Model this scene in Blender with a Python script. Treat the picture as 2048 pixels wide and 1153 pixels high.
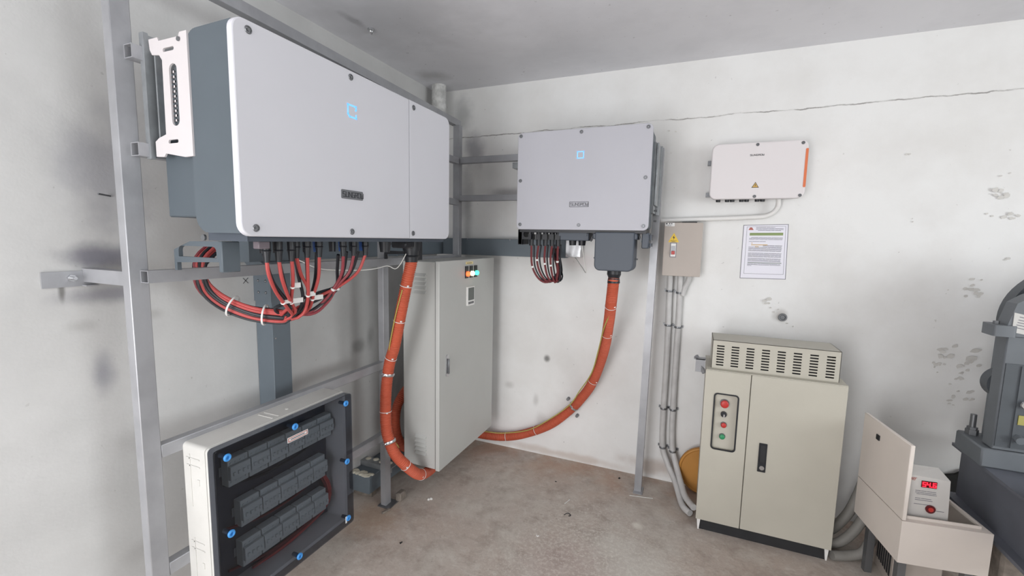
import bpy, bmesh, math, random
from mathutils import Vector, Matrix
random.seed(7)
for o in list(bpy.data.objects): bpy.data.objects.remove(o, do_unlink=True)
scene = bpy.context.scene
COL = scene.collection

# ------------------------------------------------------------------ camera
def camera():
    yaw, pitch, roll = 0.396, 0.1112, 0.0198
    cy, sy, cp, sp = math.cos(yaw), math.sin(yaw), math.cos(pitch), math.sin(pitch)
    f = Vector((-sy*cp, cy*cp, -sp)); r = Vector((cy, sy, 0)); u = r.cross(f)
    c, s = math.cos(roll), math.sin(roll)
    r2 = c*r + s*u; u2 = -s*r + c*u
    cd = bpy.data.cameras.new('camera'); cd.sensor_width = 36.0
    cd.lens = 884.7024/2048*36; cd.clip_start = 0.02; cd.clip_end = 60
    co = bpy.data.objects.new('camera', cd); COL.objects.link(co)
    m = Matrix(((r2.x, u2.x, -f.x, 1.7767), (r2.y, u2.y, -f.y, -2.8012), (r2.z, u2.z, -f.z, 1.492), (0, 0, 0, 1)))
    co.matrix_world = m
    scene.camera = co
camera()

# ------------------------------------------------------------------ light
w = bpy.data.worlds.new('world'); scene.world = w; w.use_nodes = True
bg = w.node_tree.nodes['Background']; bg.inputs[0].default_value = (0.86, 0.92, 1.0, 1); bg.inputs[1].default_value = 1.0
def area(name, loc, rot, sx, sy, power, col=(1, 1, 1)):
    l = bpy.data.lights.new(name, 'AREA'); l.shape = 'RECTANGLE'; l.size = sx; l.size_y = sy; l.energy = power; l.color = col
    o = bpy.data.objects.new(name, l); COL.objects.link(o); o.location = loc; o.rotation_euler = rot
    return o
# daylight entering by the wide window of the right wall and by the open doorway of the wall behind the camera
area('daylight_right', (5.72, -2.75, 1.6), (0, math.radians(90), 0), 1.5, 2.4, 82, (1.0, 0.985, 0.99))
area('daylight_door', (.85, -4.36, 1.06), (math.radians(90), 0, 0), 1.3, 2.06, 60, (1.0, 0.985, 0.985))
vs = scene.view_settings
vs.view_transform = 'Standard'; vs.look = 'None'; vs.exposure = 0.2; vs.gamma = 1.0; vs.use_curve_mapping = False

# ------------------------------------------------------------------ materials
def lin(h):
    h = h.lstrip('#'); v = [int(h[i:i+2], 16)/255 for i in (0, 2, 4)]
    return tuple(c/12.92 if c <= .04045 else ((c+.055)/1.055)**2.4 for c in v) + (1,)
MATS = {}
def mat(name, col, rough=.5, metal=0., noise=0., nscale=8., col2=None, bump=0., bscale=60., emit=0., spec=.5, dirt=None):
    if name in MATS: return MATS[name]
    m = bpy.data.materials.new(name); m.use_nodes = True; nt = m.node_tree; N = nt.nodes; L = nt.links
    b = N['Principled BSDF']; b.inputs['Roughness'].default_value = rough; b.inputs['Metallic'].default_value = metal
    b.inputs['Specular IOR Level'].default_value = spec
    c = lin(col); b.inputs['Base Color'].default_value = c
    tc = N.new('ShaderNodeTexCoord')
    if noise or col2:
        n = N.new('ShaderNodeTexNoise'); n.inputs['Scale'].default_value = nscale; n.inputs['Detail'].default_value = 6
        L.new(tc.outputs['Object'], n.inputs['Vector'])
        r = N.new('ShaderNodeValToRGB'); e = r.color_ramp.elements; e[0].position = .38; e[1].position = .62
        c2 = lin(col2) if col2 else tuple(x*(1-noise) for x in c[:3]) + (1,)
        e[0].color = c2; e[1].color = c
        L.new(n.outputs['Fac'], r.inputs['Fac']); L.new(r.outputs['Color'], b.inputs['Base Color'])
    if bump:
        n = N.new('ShaderNodeTexNoise'); n.inputs['Scale'].default_value = bscale; n.inputs['Detail'].default_value = 4
        L.new(tc.outputs['Object'], n.inputs['Vector'])
        bp = N.new('ShaderNodeBump'); bp.inputs['Strength'].default_value = bump; bp.inputs['Distance'].default_value = .004
        L.new(n.outputs['Fac'], bp.inputs['Height']); L.new(bp.outputs['Normal'], b.inputs['Normal'])
    if emit:
        b.inputs['Emission Color'].default_value = c; b.inputs['Emission Strength'].default_value = emit
    MATS[name] = m
    return m

def wall_mat(name, base, base2, blobs, crack=None, bump=.25):
    """painted plaster: faint blotches, fine relief, stains and painted shade at given world spots, optional long crack at height z"""
    m = bpy.data.materials.new(name); m.use_nodes = True; nt = m.node_tree; N = nt.nodes; L = nt.links
    b = N['Principled BSDF']; b.inputs['Roughness'].default_value = .75; b.inputs['Specular IOR Level'].default_value = .25
    g = N.new('ShaderNodeNewGeometry')
    n = N.new('ShaderNodeTexNoise'); n.inputs['Scale'].default_value = 2.2; n.inputs['Detail'].default_value = 8; n.inputs['Roughness'].default_value = .6
    L.new(g.outputs['Position'], n.inputs['Vector'])
    r = N.new('ShaderNodeValToRGB'); e = r.color_ramp.elements; e[0].position = .35; e[1].position = .6; e[0].color = lin(base2); e[1].color = lin(base)
    L.new(n.outputs['Fac'], r.inputs['Fac'])
    cur = r.outputs['Color']
    def math_(op, a, bb):
        k = N.new('ShaderNodeMath'); k.operation = op
        for i, v in enumerate((a, bb)):
            if v is None: continue
            if isinstance(v, (int, float)): k.inputs[i].default_value = v
            else: L.new(v, k.inputs[i])
        return k.outputs[0]
    def mix(fac, col):
        nonlocal cur
        k = N.new('ShaderNodeMix'); k.data_type = 'RGBA'; L.new(fac, k.inputs[0]); L.new(cur, k.inputs[6]); k.inputs[7].default_value = lin(col)
        cur = k.outputs[2]
    # fine specks
    sp = N.new('ShaderNodeTexNoise'); sp.inputs['Scale'].default_value = 38; sp.inputs['Detail'].default_value = 3
    L.new(g.outputs['Position'], sp.inputs['Vector'])
    mr = N.new('ShaderNodeMapRange'); mr.inputs['From Min'].default_value = .71; mr.inputs['From Max'].default_value = .76
    L.new(sp.outputs['Fac'], mr.inputs['Value']); mix(math_('MULTIPLY', mr.outputs[0], .35), '#7d7a76')
    wob = N.new('ShaderNodeTexNoise'); wob.inputs['Scale'].default_value = 9; wob.inputs['Detail'].default_value = 5
    L.new(g.outputs['Position'], wob.inputs['Vector'])
    for (p, rad, amt, col) in blobs:
        sub = N.new('ShaderNodeVectorMath'); sub.operation = 'SUBTRACT'; L.new(g.outputs['Position'], sub.inputs[0]); sub.inputs[1].default_value = p
        sc = N.new('ShaderNodeVectorMath'); sc.operation = 'DIVIDE'; L.new(sub.outputs[0], sc.inputs[0]); sc.inputs[1].default_value = rad
        ln = N.new('ShaderNodeVectorMath'); ln.operation = 'LENGTH'; L.new(sc.outputs[0], ln.inputs[0])
        d = math_('ADD', ln.outputs['Value'], math_('MULTIPLY', math_('SUBTRACT', wob.outputs['Fac'], .5), 1.1))
        k = N.new('ShaderNodeMapRange'); k.interpolation_type = 'SMOOTHSTEP'
        k.inputs['From Min'].default_value = 1.0; k.inputs['From Max'].default_value = .15; L.new(d, k.inputs['Value'])
        mix(math_('MULTIPLY', k.outputs[0], amt), col)
    height = math_('MULTIPLY', n.outputs['Fac'], .35)
    fine = N.new('ShaderNodeTexNoise'); fine.inputs['Scale'].default_value = 90; fine.inputs['Detail'].default_value = 4
    L.new(g.outputs['Position'], fine.inputs['Vector'])
    height = math_('ADD', height, math_('MULTIPLY', fine.outputs['Fac'], .12))
    if crack:
        sx = N.new('ShaderNodeSeparateXYZ'); L.new(g.outputs['Position'], sx.inputs[0])
        cn = N.new('ShaderNodeTexNoise'); cn.inputs['Scale'].default_value = 3.5; cn.inputs['Detail'].default_value = 8; cn.inputs['Roughness'].default_value = .62
        L.new(g.outputs['Position'], cn.inputs['Vector'])
        zl = math_('ADD', math_('MULTIPLY', math_('SUBTRACT', cn.outputs['Fac'], .5), .055), math_('ADD', math_('MULTIPLY', sx.outputs['X'], .006), crack))
        dz = math_('ABSOLUTE', math_('SUBTRACT', sx.outputs['Z'], zl), None)
        k = N.new('ShaderNodeMapRange'); k.inputs['From Min'].default_value = .0042; k.inputs['From Max'].default_value = .0015; L.new(dz, k.inputs['Value'])
        k2 = N.new('ShaderNodeMapRange'); k2.inputs['From Min'].default_value = .40; k2.inputs['From Max'].default_value = .55; L.new(wob.outputs['Fac'], k2.inputs['Value'])
        cf = math_('MULTIPLY', k.outputs[0], math_('ADD', math_('MULTIPLY', k2.outputs[0], .6), .15))
        mix(cf, '#6f6b68')
        height = math_('SUBTRACT', height, math_('MULTIPLY', k.outputs[0], .5))
    bp = N.new('ShaderNodeBump'); bp.inputs['Strength'].default_value = bump; bp.inputs['Distance'].default_value = .01
    L.new(height, bp.inputs['Height']); L.new(bp.outputs['Normal'], b.inputs['Normal'])
    L.new(cur, b.inputs['Base Color'])
    return m

SPRAY = '#77767f'
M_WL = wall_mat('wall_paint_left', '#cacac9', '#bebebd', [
    ((0, -2.0, 1.41), (1, .15, .06), .9, SPRAY), ((0, -1.98, 1.285), (1, .18, .045), .7, SPRAY), ((0, -2.018, 1.03), (1, .05, .10), .65, '#85858f'),
    ((0, -1.97, 1.68), (1, .18, .26), .5, '#85858f'), ((0, -.84, .852), (1, .09, .06), .55, '#7b7a78'), ((0, -.735, .89), (1, .05, .1), .5, '#7b7a78'),  # first blob paints the inverter's soft shade on the wall, with some spray
    ((0, -1.86, 1.20), (1, .05, .03), .3, '#8d8b88'), ((0, -2.06, 1.19), (1, .06, .03), .3, '#8d8b88'), ((0, -2.10, 1.31), (1, .012, .05), .7, '#55534f')])
M_WB = wall_mat('wall_paint_back', '#e6e6e5', '#dddcda', [
    ((.218, 0, 2.36), (.12, 1, .14), .5, '#8b8f90'), ((.30, 0, 2.10), (.11, 1, .16), .6, SPRAY), ((.22, 0, 1.75), (.10, 1, .3), .45, '#8b8d92'),
    ((.56, 0, 1.80), (.16, 1, .045), .5, SPRAY), ((.873, 0, .686), (.03, 1, .035), .85, '#6d6c6a'), ((.84, 0, .24), (.06, 1, .08), .25, '#8a8581'),
    ((.60, 0, .46), (.05, 1, .04), .3, '#8a8581'), ((.80, 0, .385), (.03, 1, .06), .3, '#8a8581'), ((2.22, 0, 1.10), (.05, 1, .045), .5, '#8a847c'),
    ((1.1, 0, 1.36), (.35, 1, .08), .25, '#cfb9bb'), ((1.60, 0, .08), (.3, 1, .07), .5, '#9b8474'), ((1.0, 0, .03), (.7, 1, .04), .45, '#b09b8c')], crack=2.186)
M_WO = wall_mat('wall_paint_plain', '#dcdcda', '#d2d1ce', [])
M_CEIL = wall_mat('ceiling_paint', '#e4e4e8', '#dadade', [((.35, -1.0, 2.5), (.7, .5, 1), .2, '#9a9a9c'), ((.16, -.3, 2.5), (.14, .12, 1), .4, '#8a8a86'), ((.2, -1.05, 2.5), (.04, .12, 1), .45, '#85858a')], bump=.2)

def floor_mat():
    m = bpy.data.materials.new('concrete_floor'); m.use_nodes = True; nt = m.node_tree; N = nt.nodes; L = nt.links
    b = N['Principled BSDF']; b.inputs['Roughness'].default_value = .7; b.inputs['Specular IOR Level'].default_value = .3
    g = N.new('ShaderNodeNewGeometry')
    def noise(s, d=6, r=.6):
        n = N.new('ShaderNodeTexNoise'); n.inputs['Scale'].default_value = s; n.inputs['Detail'].default_value = d; n.inputs['Roughness'].default_value = r
        L.new(g.outputs['Position'], n.inputs['Vector']); return n.outputs['Fac']
    def ramp(f, stops):
        r = N.new('ShaderNodeValToRGB'); e = r.color_ramp.elements
        while len(e) < len(stops): e.new(.5)
        for i, (p, c) in enumerate(stops): e[i].position = p; e[i].color = lin(c)
        L.new(f, r.inputs['Fac']); return r.outputs['Color']
    def mix(f, a, c, k=1., mode='MIX'):
        q = N.new('ShaderNodeMix'); q.data_type = 'RGBA'; q.blend_type = mode
        if k != 1.:
            mm = N.new('ShaderNodeMath'); mm.operation = 'MULTIPLY'; L.new(f, mm.inputs[0]); mm.inputs[1].default_value = k; f = mm.outputs[0]
        L.new(f, q.inputs[0]); L.new(a, q.inputs[6])
        if isinstance(c, str): q.inputs[7].default_value = lin(c)
        else: L.new(c, q.inputs[7])
        return q.outputs[2]
    def mr(f, a, c):
        k = N.new('ShaderNodeMapRange'); k.inputs['From Min'].default_value = a; k.inputs['From Max'].default_value = c; L.new(f, k.inputs['Value']); return k.outputs[0]
    col = ramp(noise(1.7), [(.3, '#b5a69b'), (.5, '#b8ada4'), (.68, '#bdb6ae')])
    col = mix(mr(noise(26, 5, .7), .50, .66), col, '#cfcac2', .45)
    col = mix(mr(noise(7, 7, .7), .48, .66), col, '#93857b', .6)
    col = mix(mr(noise(3.3, 8, .65), .52, .62), col, '#c9c3ba', .45)
    def near(p, r):
        q = N.new('ShaderNodeVectorMath'); q.operation = 'DISTANCE'; L.new(g.outputs['Position'], q.inputs[0]); q.inputs[1].default_value = p
        return mr(q.outputs['Value'], r, r*.3)
    mk = N.new('ShaderNodeMath'); mk.operation = 'MULTIPLY'; L.new(near((1.45, -1.05, 0), .65), mk.inputs[0]); L.new(mr(noise(55, 5, .75), .49, .58), mk.inputs[1])
    col = mix(mk.outputs[0], col, '#ddd9d0', .75)
    mk = N.new('ShaderNodeMath'); mk.operation = 'MULTIPLY'; L.new(near((1.3, -.62, 0), .4), mk.inputs[0]); L.new(mr(noise(48, 5, .75), .54, .62), mk.inputs[1])
    col = mix(mk.outputs[0], col, '#d4d0c8', .6)
    col = mix(mr(noise(60, 3), .60, .72), col, '#8d837b', .45)
    # rusty dust along the back wall
    sx = N.new('ShaderNodeSeparateXYZ'); L.new(g.outputs['Position'], sx.inputs[0])
    k = mr(sx.outputs['Y'], -.42, -.05)
    mm = N.new('ShaderNodeMath'); mm.operation = 'MULTIPLY'; L.new(k, mm.inputs[0]); L.new(mr(noise(3.1), .42, .62), mm.inputs[1])
    col = mix(mm.outputs[0], col, '#ab8266', .6)
    # pale worn patch
    def blob(p, r, amt, c, col):
        s = N.new('ShaderNodeVectorMath'); s.operation = 'SUBTRACT'; L.new(g.outputs['Position'], s.inputs[0]); s.inputs[1].default_value = p
        l = N.new('ShaderNodeVectorMath'); l.operation = 'LENGTH'; L.new(s.outputs[0], l.inputs[0])
        q = N.new('ShaderNodeMath'); q.operation = 'ADD'; L.new(l.outputs['Value'], q.inputs[0])
        nn = N.new('ShaderNodeMath'); nn.operation = 'MULTIPLY'; L.new(noise(12), nn.inputs[0]); nn.inputs[1].default_value = r*1.2; L.new(nn.outputs[0], q.inputs[1])
        return mix(mr(q.outputs[0], r*1.6, r*.9), col, c, amt)
    col = blob((1.62, -.86, 0), .3, .5, '#d0ccc4', col)
    col = blob((1.568, -.524, 0), .035, .7, '#e6e2d8', col)
    col = blob((.25, -1.05, 0), .2, .5, '#a88a70', col)
    col = blob((1.3, -1.0, 0), .3, .35, '#ad9893', col)
    L.new(col, b.inputs['Base Color'])
    bp = N.new('ShaderNodeBump'); bp.inputs['Strength'].default_value = .35; bp.inputs['Distance'].default_value = .006
    L.new(noise(45, 6, .7), bp.inputs['Height']); L.new(bp.outputs['Normal'], b.inputs['Normal'])
    return m
M_FLOOR = floor_mat()

STEEL = mat('silver_painted_steel', '#a5a6aa', .42, .35, noise=.14, nscale=9, bump=.08)
GALV = mat('galvanised_sheet', '#a9adb0', .38, .6, noise=.2, nscale=18)
COVER = mat('inverter_cover_paint', '#cdcdd3', .42, 0, noise=.02, nscale=3)
COVER2 = mat('inverter_cover_silver', '#b4b4bb', .55, 0, noise=.03, nscale=3)
WHITE = mat('white_powder_coat', '#dcd7d8', .5)
GREYBODY = mat('inverter_body_grey', '#545d64', .5, 0, noise=.04)
DUCTGREY = mat('duct_grey_paint', '#667078', .5, 0, noise=.06, nscale=5)
DKGREY = mat('dark_grey_plastic', '#474e58', .5)
BLACK = mat('black_plastic', '#1d1f24', .45)
BLACKP = mat('black_paint', '#26272a', .6, noise=.2, nscale=12)
BLUEP = mat('blue_plastic', '#2f5fae', .4)
SKY = mat('sky_blue_plastic', '#3f8fd6', .4)
CHROME = mat('bright_metal', '#c9cacc', .25, .9)
DARKMETAL = mat('dull_metal', '#7d7f82', .4, .7)
RED = mat('red_cable_sheath', '#b24a48', .5)
DRED = mat('dark_red_cable_sheath', '#6a2a2e', .5)
BLK = mat('black_cable_sheath', '#23252b', .5)
ORANGE = mat('orange_conduit', '#bc573c', .55, 0, noise=.12, nscale=14)
YGREEN = mat('yellow_green_wire', '#a99d52', .5)
WIRE = mat('white_wire', '#d8d8d4', .5)
CAB = mat('light_grey_cabinet_paint', '#b6b7b4', .45, 0, noise=.03, nscale=4, bump=.05, bscale=220)
BEIGE = mat('beige_cabinet_paint', '#b9b5a9', .5, 0, noise=.05, nscale=4)
BEIGE2 = mat('beige_box_paint', '#b3a9a1', .5, 0, noise=.05, nscale=5)
CREAM = mat('cream_box_paint', '#ddd4cc', .5, 0, noise=.04, nscale=6)
PVC = mat('white_pvc', '#e3e2e0', .4)
GPVC = mat('grey_pvc', '#c4c3c2', .45, 0, noise=.12, nscale=15)
MACH = mat('machine_grey_enamel', '#6c7176', .5, 0, noise=.1, nscale=7)
MACHD = mat('machine_dark_enamel', '#54595e', .5, 0, noise=.1, nscale=7)
BEAM = mat('beam_grey_paint', '#686b74', .5, 0, noise=.2, nscale=5)
BOXGREY = mat('enclosure_grey', '#cdccc8', .55, 0, noise=.06, nscale=9)
BREAK = mat('breaker_grey', '#c8cdc8', .5)
INNER = mat('enclosure_inside', '#474a52', .7)
PAPER = mat('paper', '#e6e5ee', .6)
INK = mat('grey_ink', '#77767f', .7)
INKD = mat('dark_ink', '#3c3d42', .7)
GREENINK = mat('green_ink', '#8a9a68', .7)
OLIVE = mat('dull_green_ink', '#7d877f', .7)
REDINK = mat('red_ink', '#b0635a', .7)
YELINK = mat('amber_ink', '#c9a45c', .7)
YELLOW = mat('yellow_sticker', '#e2bd35', .5)
PALEY = mat('pale_yellow_sticker', '#e0cf9a', .5)
ORSTRIP = mat('orange_strip', '#d9754b', .5)
WOOD = mat('orange_brown_lid', '#c0873f', .6, 0, noise=.12, nscale=6)
REDB = mat('red_button', '#b8342f', .4)
GREENB = mat('green_button', '#2f8a5c', .4)
FOAM = mat('dried_foam', '#d8d3c2', .9, 0, bump=.8, bscale=40)
LCD = mat('lcd_grey', '#5a605c', .3)
CHIPM = mat('paint_chip', '#d4d2ce', .8)
CONC = mat('concrete_chunk', '#8a8178', .9, noise=.3, nscale=30, bump=.5)
ROUGHBK = mat('rough_black', '#232323', .9, noise=.4, nscale=20, bump=.6)
L_BLUE = mat('blue_led', '#6fb2fb', .4, emit=.8)
L_RED = mat('red_lamp', '#ff5a30', .3, emit=2.6)
L_WHT = mat('white_lamp', '#fff0c0', .3, emit=4.)
L_GRN = mat('green_lamp', '#4dffc0', .3, emit=1.6)
L_SEG = mat('red_segment', '#ff2030', .3, emit=3.)
PRED = mat('dark_red_window', '#5a1018', .2)
def smoky():
    m = bpy.data.materials.new('smoked_clear_cover'); m.use_nodes = True; nt = m.node_tree; N = nt.nodes; L = nt.links
    N.remove(N['Principled BSDF'])
    t = N.new('ShaderNodeBsdfTransparent'); t.inputs[0].default_value = (.65, .665, .70, 1)
    gl = N.new('ShaderNodeBsdfGlossy'); gl.inputs['Roughness'].default_value = .06; gl.inputs['Color'].default_value = (.9, .9, .9, 1)
    lw = N.new('ShaderNodeLayerWeight'); lw.inputs['Blend'].default_value = .5
    pw = N.new('ShaderNodeMath'); pw.operation = 'POWER'; L.new(lw.outputs['Facing'], pw.inputs[0]); pw.inputs[1].default_value = 4.
    f = N.new('ShaderNodeMath'); f.operation = 'MULTIPLY_ADD'; L.new(pw.outputs[0], f.inputs[0]); f.inputs[1].default_value = .5; f.inputs[2].default_value = .025
    mx = N.new('ShaderNodeMixShader'); L.new(f.outputs[0], mx.inputs[0]); L.new(t.outputs[0], mx.inputs[1]); L.new(gl.outputs[0], mx.inputs[2])
    L.new(mx.outputs[0], N['Material Output'].inputs['Surface']); return m
SMOKE = smoky()
def clearglass():
    m = bpy.data.materials.new('window_glass'); m.use_nodes = True; nt = m.node_tree; N = nt.nodes; L = nt.links
    N.remove(N['Principled BSDF']); t = N.new('ShaderNodeBsdfTransparent'); t.inputs[0].default_value = (.95, .97, .97, 1)
    L.new(t.outputs[0], N['Material Output'].inputs['Surface']); return m
GLASS = clearglass()

# ------------------------------------------------------------------ mesh helpers
AX = {'x': lambda u, v, a: (a, u, v), 'y': lambda u, v, a: (u, a, v), 'z': lambda u, v, a: (u, v, a)}
def rr_pts(u0, u1, v0, v1, r, n=5, corners=(1, 1, 1, 1)):
    pts = []
    for i, (cu, cv, a0) in enumerate(((u1-r, v1-r, 0), (u0+r, v1-r, 90), (u0+r, v0+r, 180), (u1-r, v0+r, 270))):
        if corners[i]:
            for k in range(n+1):
                a = math.radians(a0+90*k/n); pts.append((cu+r*math.cos(a), cv+r*math.sin(a)))
        else:
            pts.append([(u1, v1), (u0, v1), (u0, v0), (u1, v0)][i])
    return pts
def catmull(P, step=.01):
    P = [Vector(p) for p in P]; out = []
    Q = [P[0]*2-P[1]] + P + [P[-1]*2-P[-2]]
    for i in range(1, len(Q)-2):
        a, b, c, d = Q[i-1:i+3]
        n = max(2, int((c-b).length/step))
        for k in range(n):
            t = k/n
            out.append(.5*((2*b)+(c-a)*t+(2*a-5*b+4*c-d)*t*t+(3*b-a-3*c+d)*t**3))
    out.append(P[-1]); return out
def frames(pts):
    T = []
    for i in range(len(pts)):
        a = pts[max(0, i-1)]; b = pts[min(len(pts)-1, i+1)]; T.append((b-a).normalized())
    n = T[0].orthogonal().normalized(); res = []
    for t in T:
        n = (n - t*n.dot(t)).normalized(); res.append((t, n, t.cross(n)))
    return res
class MB:
    def __init__(s): s.bm = bmesh.new()
    def faces(s, vs, fs):
        v = [s.bm.verts.new(p) for p in vs]
        for f in fs:
            try: s.bm.faces.new([v[i] for i in f])
            except ValueError: pass
        return v
    def box(s, x0, x1, y0, y1, z0, z1, bev=0.):
        v = s.faces([(x, y, z) for x in (x0, x1) for y in (y0, y1) for z in (z0, z1)],
                    [(0, 1, 3, 2), (4, 6, 7, 5), (0, 4, 5, 1), (2, 3, 7, 6), (0, 2, 6, 4), (1, 5, 7, 3)])
        if bev:
            es = list({e for q in v for e in q.link_edges})
            bmesh.ops.bevel(s.bm, geom=es, offset=bev, segments=1, affect='EDGES', profile=.5)
        return s
    def prism(s, axis, pts, a0, a1):
        n = len(pts); f = AX[axis]
        s.faces([f(u, v, a0) for u, v in pts]+[f(u, v, a1) for u, v in pts],
                [tuple(range(n)), tuple(range(n, 2*n))]+[(i, (i+1) % n, n+(i+1) % n, n+i) for i in range(n)])
        return s
    def rrect(s, axis, u0, u1, v0, v1, a0, a1, r, n=5, corners=(1, 1, 1, 1), rim=0., rimside=1):
        pts = rr_pts(u0, u1, v0, v1, r, n, corners)
        if not rim: return s.prism(axis, pts, a0, a1)
        sg = 1 if a1 > a0 else -1
        ip = rr_pts(u0+rim, u1-rim, v0+rim, v1-rim, max(r-rim, .001), n, corners)
        f = AX[axis]; m = len(pts)
        rings = [[f(u, v, a0) for u, v in pts], [f(u, v, a1-sg*rim) for u, v in pts]]
        mid = rr_pts(u0+rim*.3, u1-rim*.3, v0+rim*.3, v1-rim*.3, max(r-rim*.3, .001), n, corners)
        rings += [[f(u, v, a1-sg*rim*.3) for u, v in mid], [f(u, v, a1) for u, v in ip]]
        vs = [p for R in rings for p in R]; fs = [tuple(range(m)), tuple(range(3*m, 4*m))]
        for k in range(3): fs += [(k*m+i, k*m+(i+1) % m, (k+1)*m+(i+1) % m, (k+1)*m+i) for i in range(m)]
        s.faces(vs, fs); return s
    def plate(s, axis, outer, holes, a0, a1):
        f = AX[axis]; bm = bmesh.new(); es = []
        for loop in [outer]+holes:
            v = [bm.verts.new(f(u, w, a0)) for u, w in loop]
            es += [bm.edges.new((v[i], v[(i+1) % len(v)])) for i in range(len(v))]
        r = bmesh.ops.triangle_fill(bm, use_beauty=True, use_dissolve=False, edges=es)
        fs = list(bm.faces)
        ex = bmesh.ops.extrude_face_region(bm, geom=fs)
        d = Vector(f(0, 0, a1))-Vector(f(0, 0, a0))
        bmesh.ops.translate(bm, vec=d, verts=[g for g in ex['geom'] if isinstance(g, bmesh.types.BMVert)])
        me = bpy.data.meshes.new('tmp'); bm.to_mesh(me); bm.free(); s.bm.from_mesh(me); bpy.data.meshes.remove(me)
        return s
    def cyl(s, p0, p1, r0, r1=None, n=16):
        r1 = r0 if r1 is None else r1; p0, p1 = Vector(p0), Vector(p1); t = (p1-p0).normalized()
        a = t.orthogonal().normalized(); b = t.cross(a); vs = []
        for p, r in ((p0, r0), (p1, r1)):
            vs += [p+(a*math.cos(2*math.pi*k/n)+b*math.sin(2*math.pi*k/n))*r for k in range(n)]
        s.faces(vs, [tuple(range(n)), tuple(range(n, 2*n))]+[(i, (i+1) % n, n+(i+1) % n, n+i) for i in range(n)])
        return s
    def tube(s, P, r, n=10, step=.012, smooth=True):
        pts = catmull(P, step) if smooth else [Vector(p) for p in P]
        rad = r if callable(r) else (lambda L: r)
        F = frames(pts); vs = []; L = 0
        for i, (p, (t, a, b)) in enumerate(zip(pts, F)):
            if i: L += (p-pts[i-1]).length
            q = rad(L)
            vs += [p+(a*math.cos(2*math.pi*k/n)+b*math.sin(2*math.pi*k/n))*q for k in range(n)]
        m = len(pts)
        fs = [tuple(range(n)), tuple(range((m-1)*n, m*n))]
        for j in range(m-1): fs += [(j*n+k, j*n+(k+1) % n, (j+1)*n+(k+1) % n, (j+1)*n+k) for k in range(n)]
        s.faces(vs, fs); return s
    def ring(s, c, d, R, r, n=20, m=6, sq=1.):
        c, d = Vector(c), Vector(d).normalized(); a = d.orthogonal().normalized(); b = d.cross(a); vs = []
        for i in range(n):
            e = a*math.cos(2*math.pi*i/n)+b*math.sin(2*math.pi*i/n)
            for k in range(m):
                q = 2*math.pi*k/m; vs.append(c+e*(R+r*math.cos(q))+d*r*sq*math.sin(q))
        s.faces(vs, [(i*m+k, i*m+(k+1) % m, ((i+1) % n)*m+(k+1) % m, ((i+1) % n)*m+k) for i in range(n) for k in range(m)])
        return s
    def bar(s, p0, p1, w, h, up=(0, 0, 1)):
        p0, p1 = Vector(p0), Vector(p1); t = (p1-p0).normalized(); side = t.cross(Vector(up)).normalized(); u = side.cross(t)
        vs = [p+side*(a*w/2)+u*(b*h/2) for p in (p0, p1) for a, b in ((-1, -1), (1, -1), (1, 1), (-1, 1))]
        s.faces(vs, [(0, 1, 2, 3), (4, 5, 6, 7), (0, 1, 5, 4), (1, 2, 6, 5), (2, 3, 7, 6), (3, 0, 4, 7)]); return s
    def hollow_y(s, x0, x1, y0, y1, z0, z1, t=.0025):
        s.box(x0, x1, y0, y1, z0, z0+t); s.box(x0, x1, y0, y1, z1-t, z1); s.box(x0, x0+t, y0, y1, z0+t, z1-t); s.box(x1-t, x1, y0, y1, z0+t, z1-t); return s
    def dome(s, c, axis, r, h, n=12):
        # shallow button dome: rings
        f = AX[axis]; i = 'xyz'.index(axis); c = list(c); vs = []; K = 4
        uv = [q for j, q in enumerate(c) if j != i]
        for k in range(K):
            a = math.pi/2*k/K; rr = r*math.cos(a)
            vs += [f(uv[0]+rr*math.cos(2*math.pi*j/n), uv[1]+rr*math.sin(2*math.pi*j/n), c[i]+h*math.sin(a)) for j in range(n)]
        vs.append(f(uv[0], uv[1], c[i]+h))
        fs = [tuple(range(n))]
        for k in range(K-1): fs += [(k*n+j, k*n+(j+1) % n, (k+1)*n+(j+1) % n, (k+1)*n+j) for j in range(n)]
        fs += [((K-1)*n+j, (K-1)*n+(j+1) % n, K*n) for j in range(n)]
        s.faces(vs, fs); return s
    def strokes(s, polys, O, U, V, size, w, th=.0006):
        O, U, V = Vector(O), Vector(U), Vector(V); Nn = U.cross(V)
        for pl in polys:
            for a, b in zip(pl, pl[1:]):
                A = O+(U*a[0]+V*a[1])*size; B = O+(U*b[0]+V*b[1])*size
                t = (B-A).normalized(); A = A-t*w/2; B = B+t*w/2
                sd = Nn.cross(t)*(w/2)
                s.faces([A-sd, A+sd, B+sd, B-sd, A-sd+Nn*th, A+sd+Nn*th, B+sd+Nn*th, B-sd+Nn*th],
                        [(0, 1, 2, 3), (4, 5, 6, 7), (0, 1, 5, 4), (1, 2, 6, 5), (2, 3, 7, 6), (3, 0, 4, 7)])
        return s
    def build(s, name, m, parent=None, label=None, cat=None, group=None, kind=None, smooth=True):
        bmesh.ops.recalc_face_normals(s.bm, faces=s.bm.faces)
        me = bpy.data.meshes.new(name)
        off = Vector((0, 0, 0))
        if parent is not None:
            root = parent
            while root.parent: root = root.parent
            if not root.get('_loc'): off = root.location.copy()
        elif kind != 'structure':
            xs = [v.co for v in s.bm.verts]
            off = Vector(((min(v.x for v in xs)+max(v.x for v in xs))/2, (min(v.y for v in xs)+max(v.y for v in xs))/2, min(v.z for v in xs)))
        bmesh.ops.translate(s.bm, vec=-off, verts=s.bm.verts)
        s.bm.to_mesh(me); s.bm.free()
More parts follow.
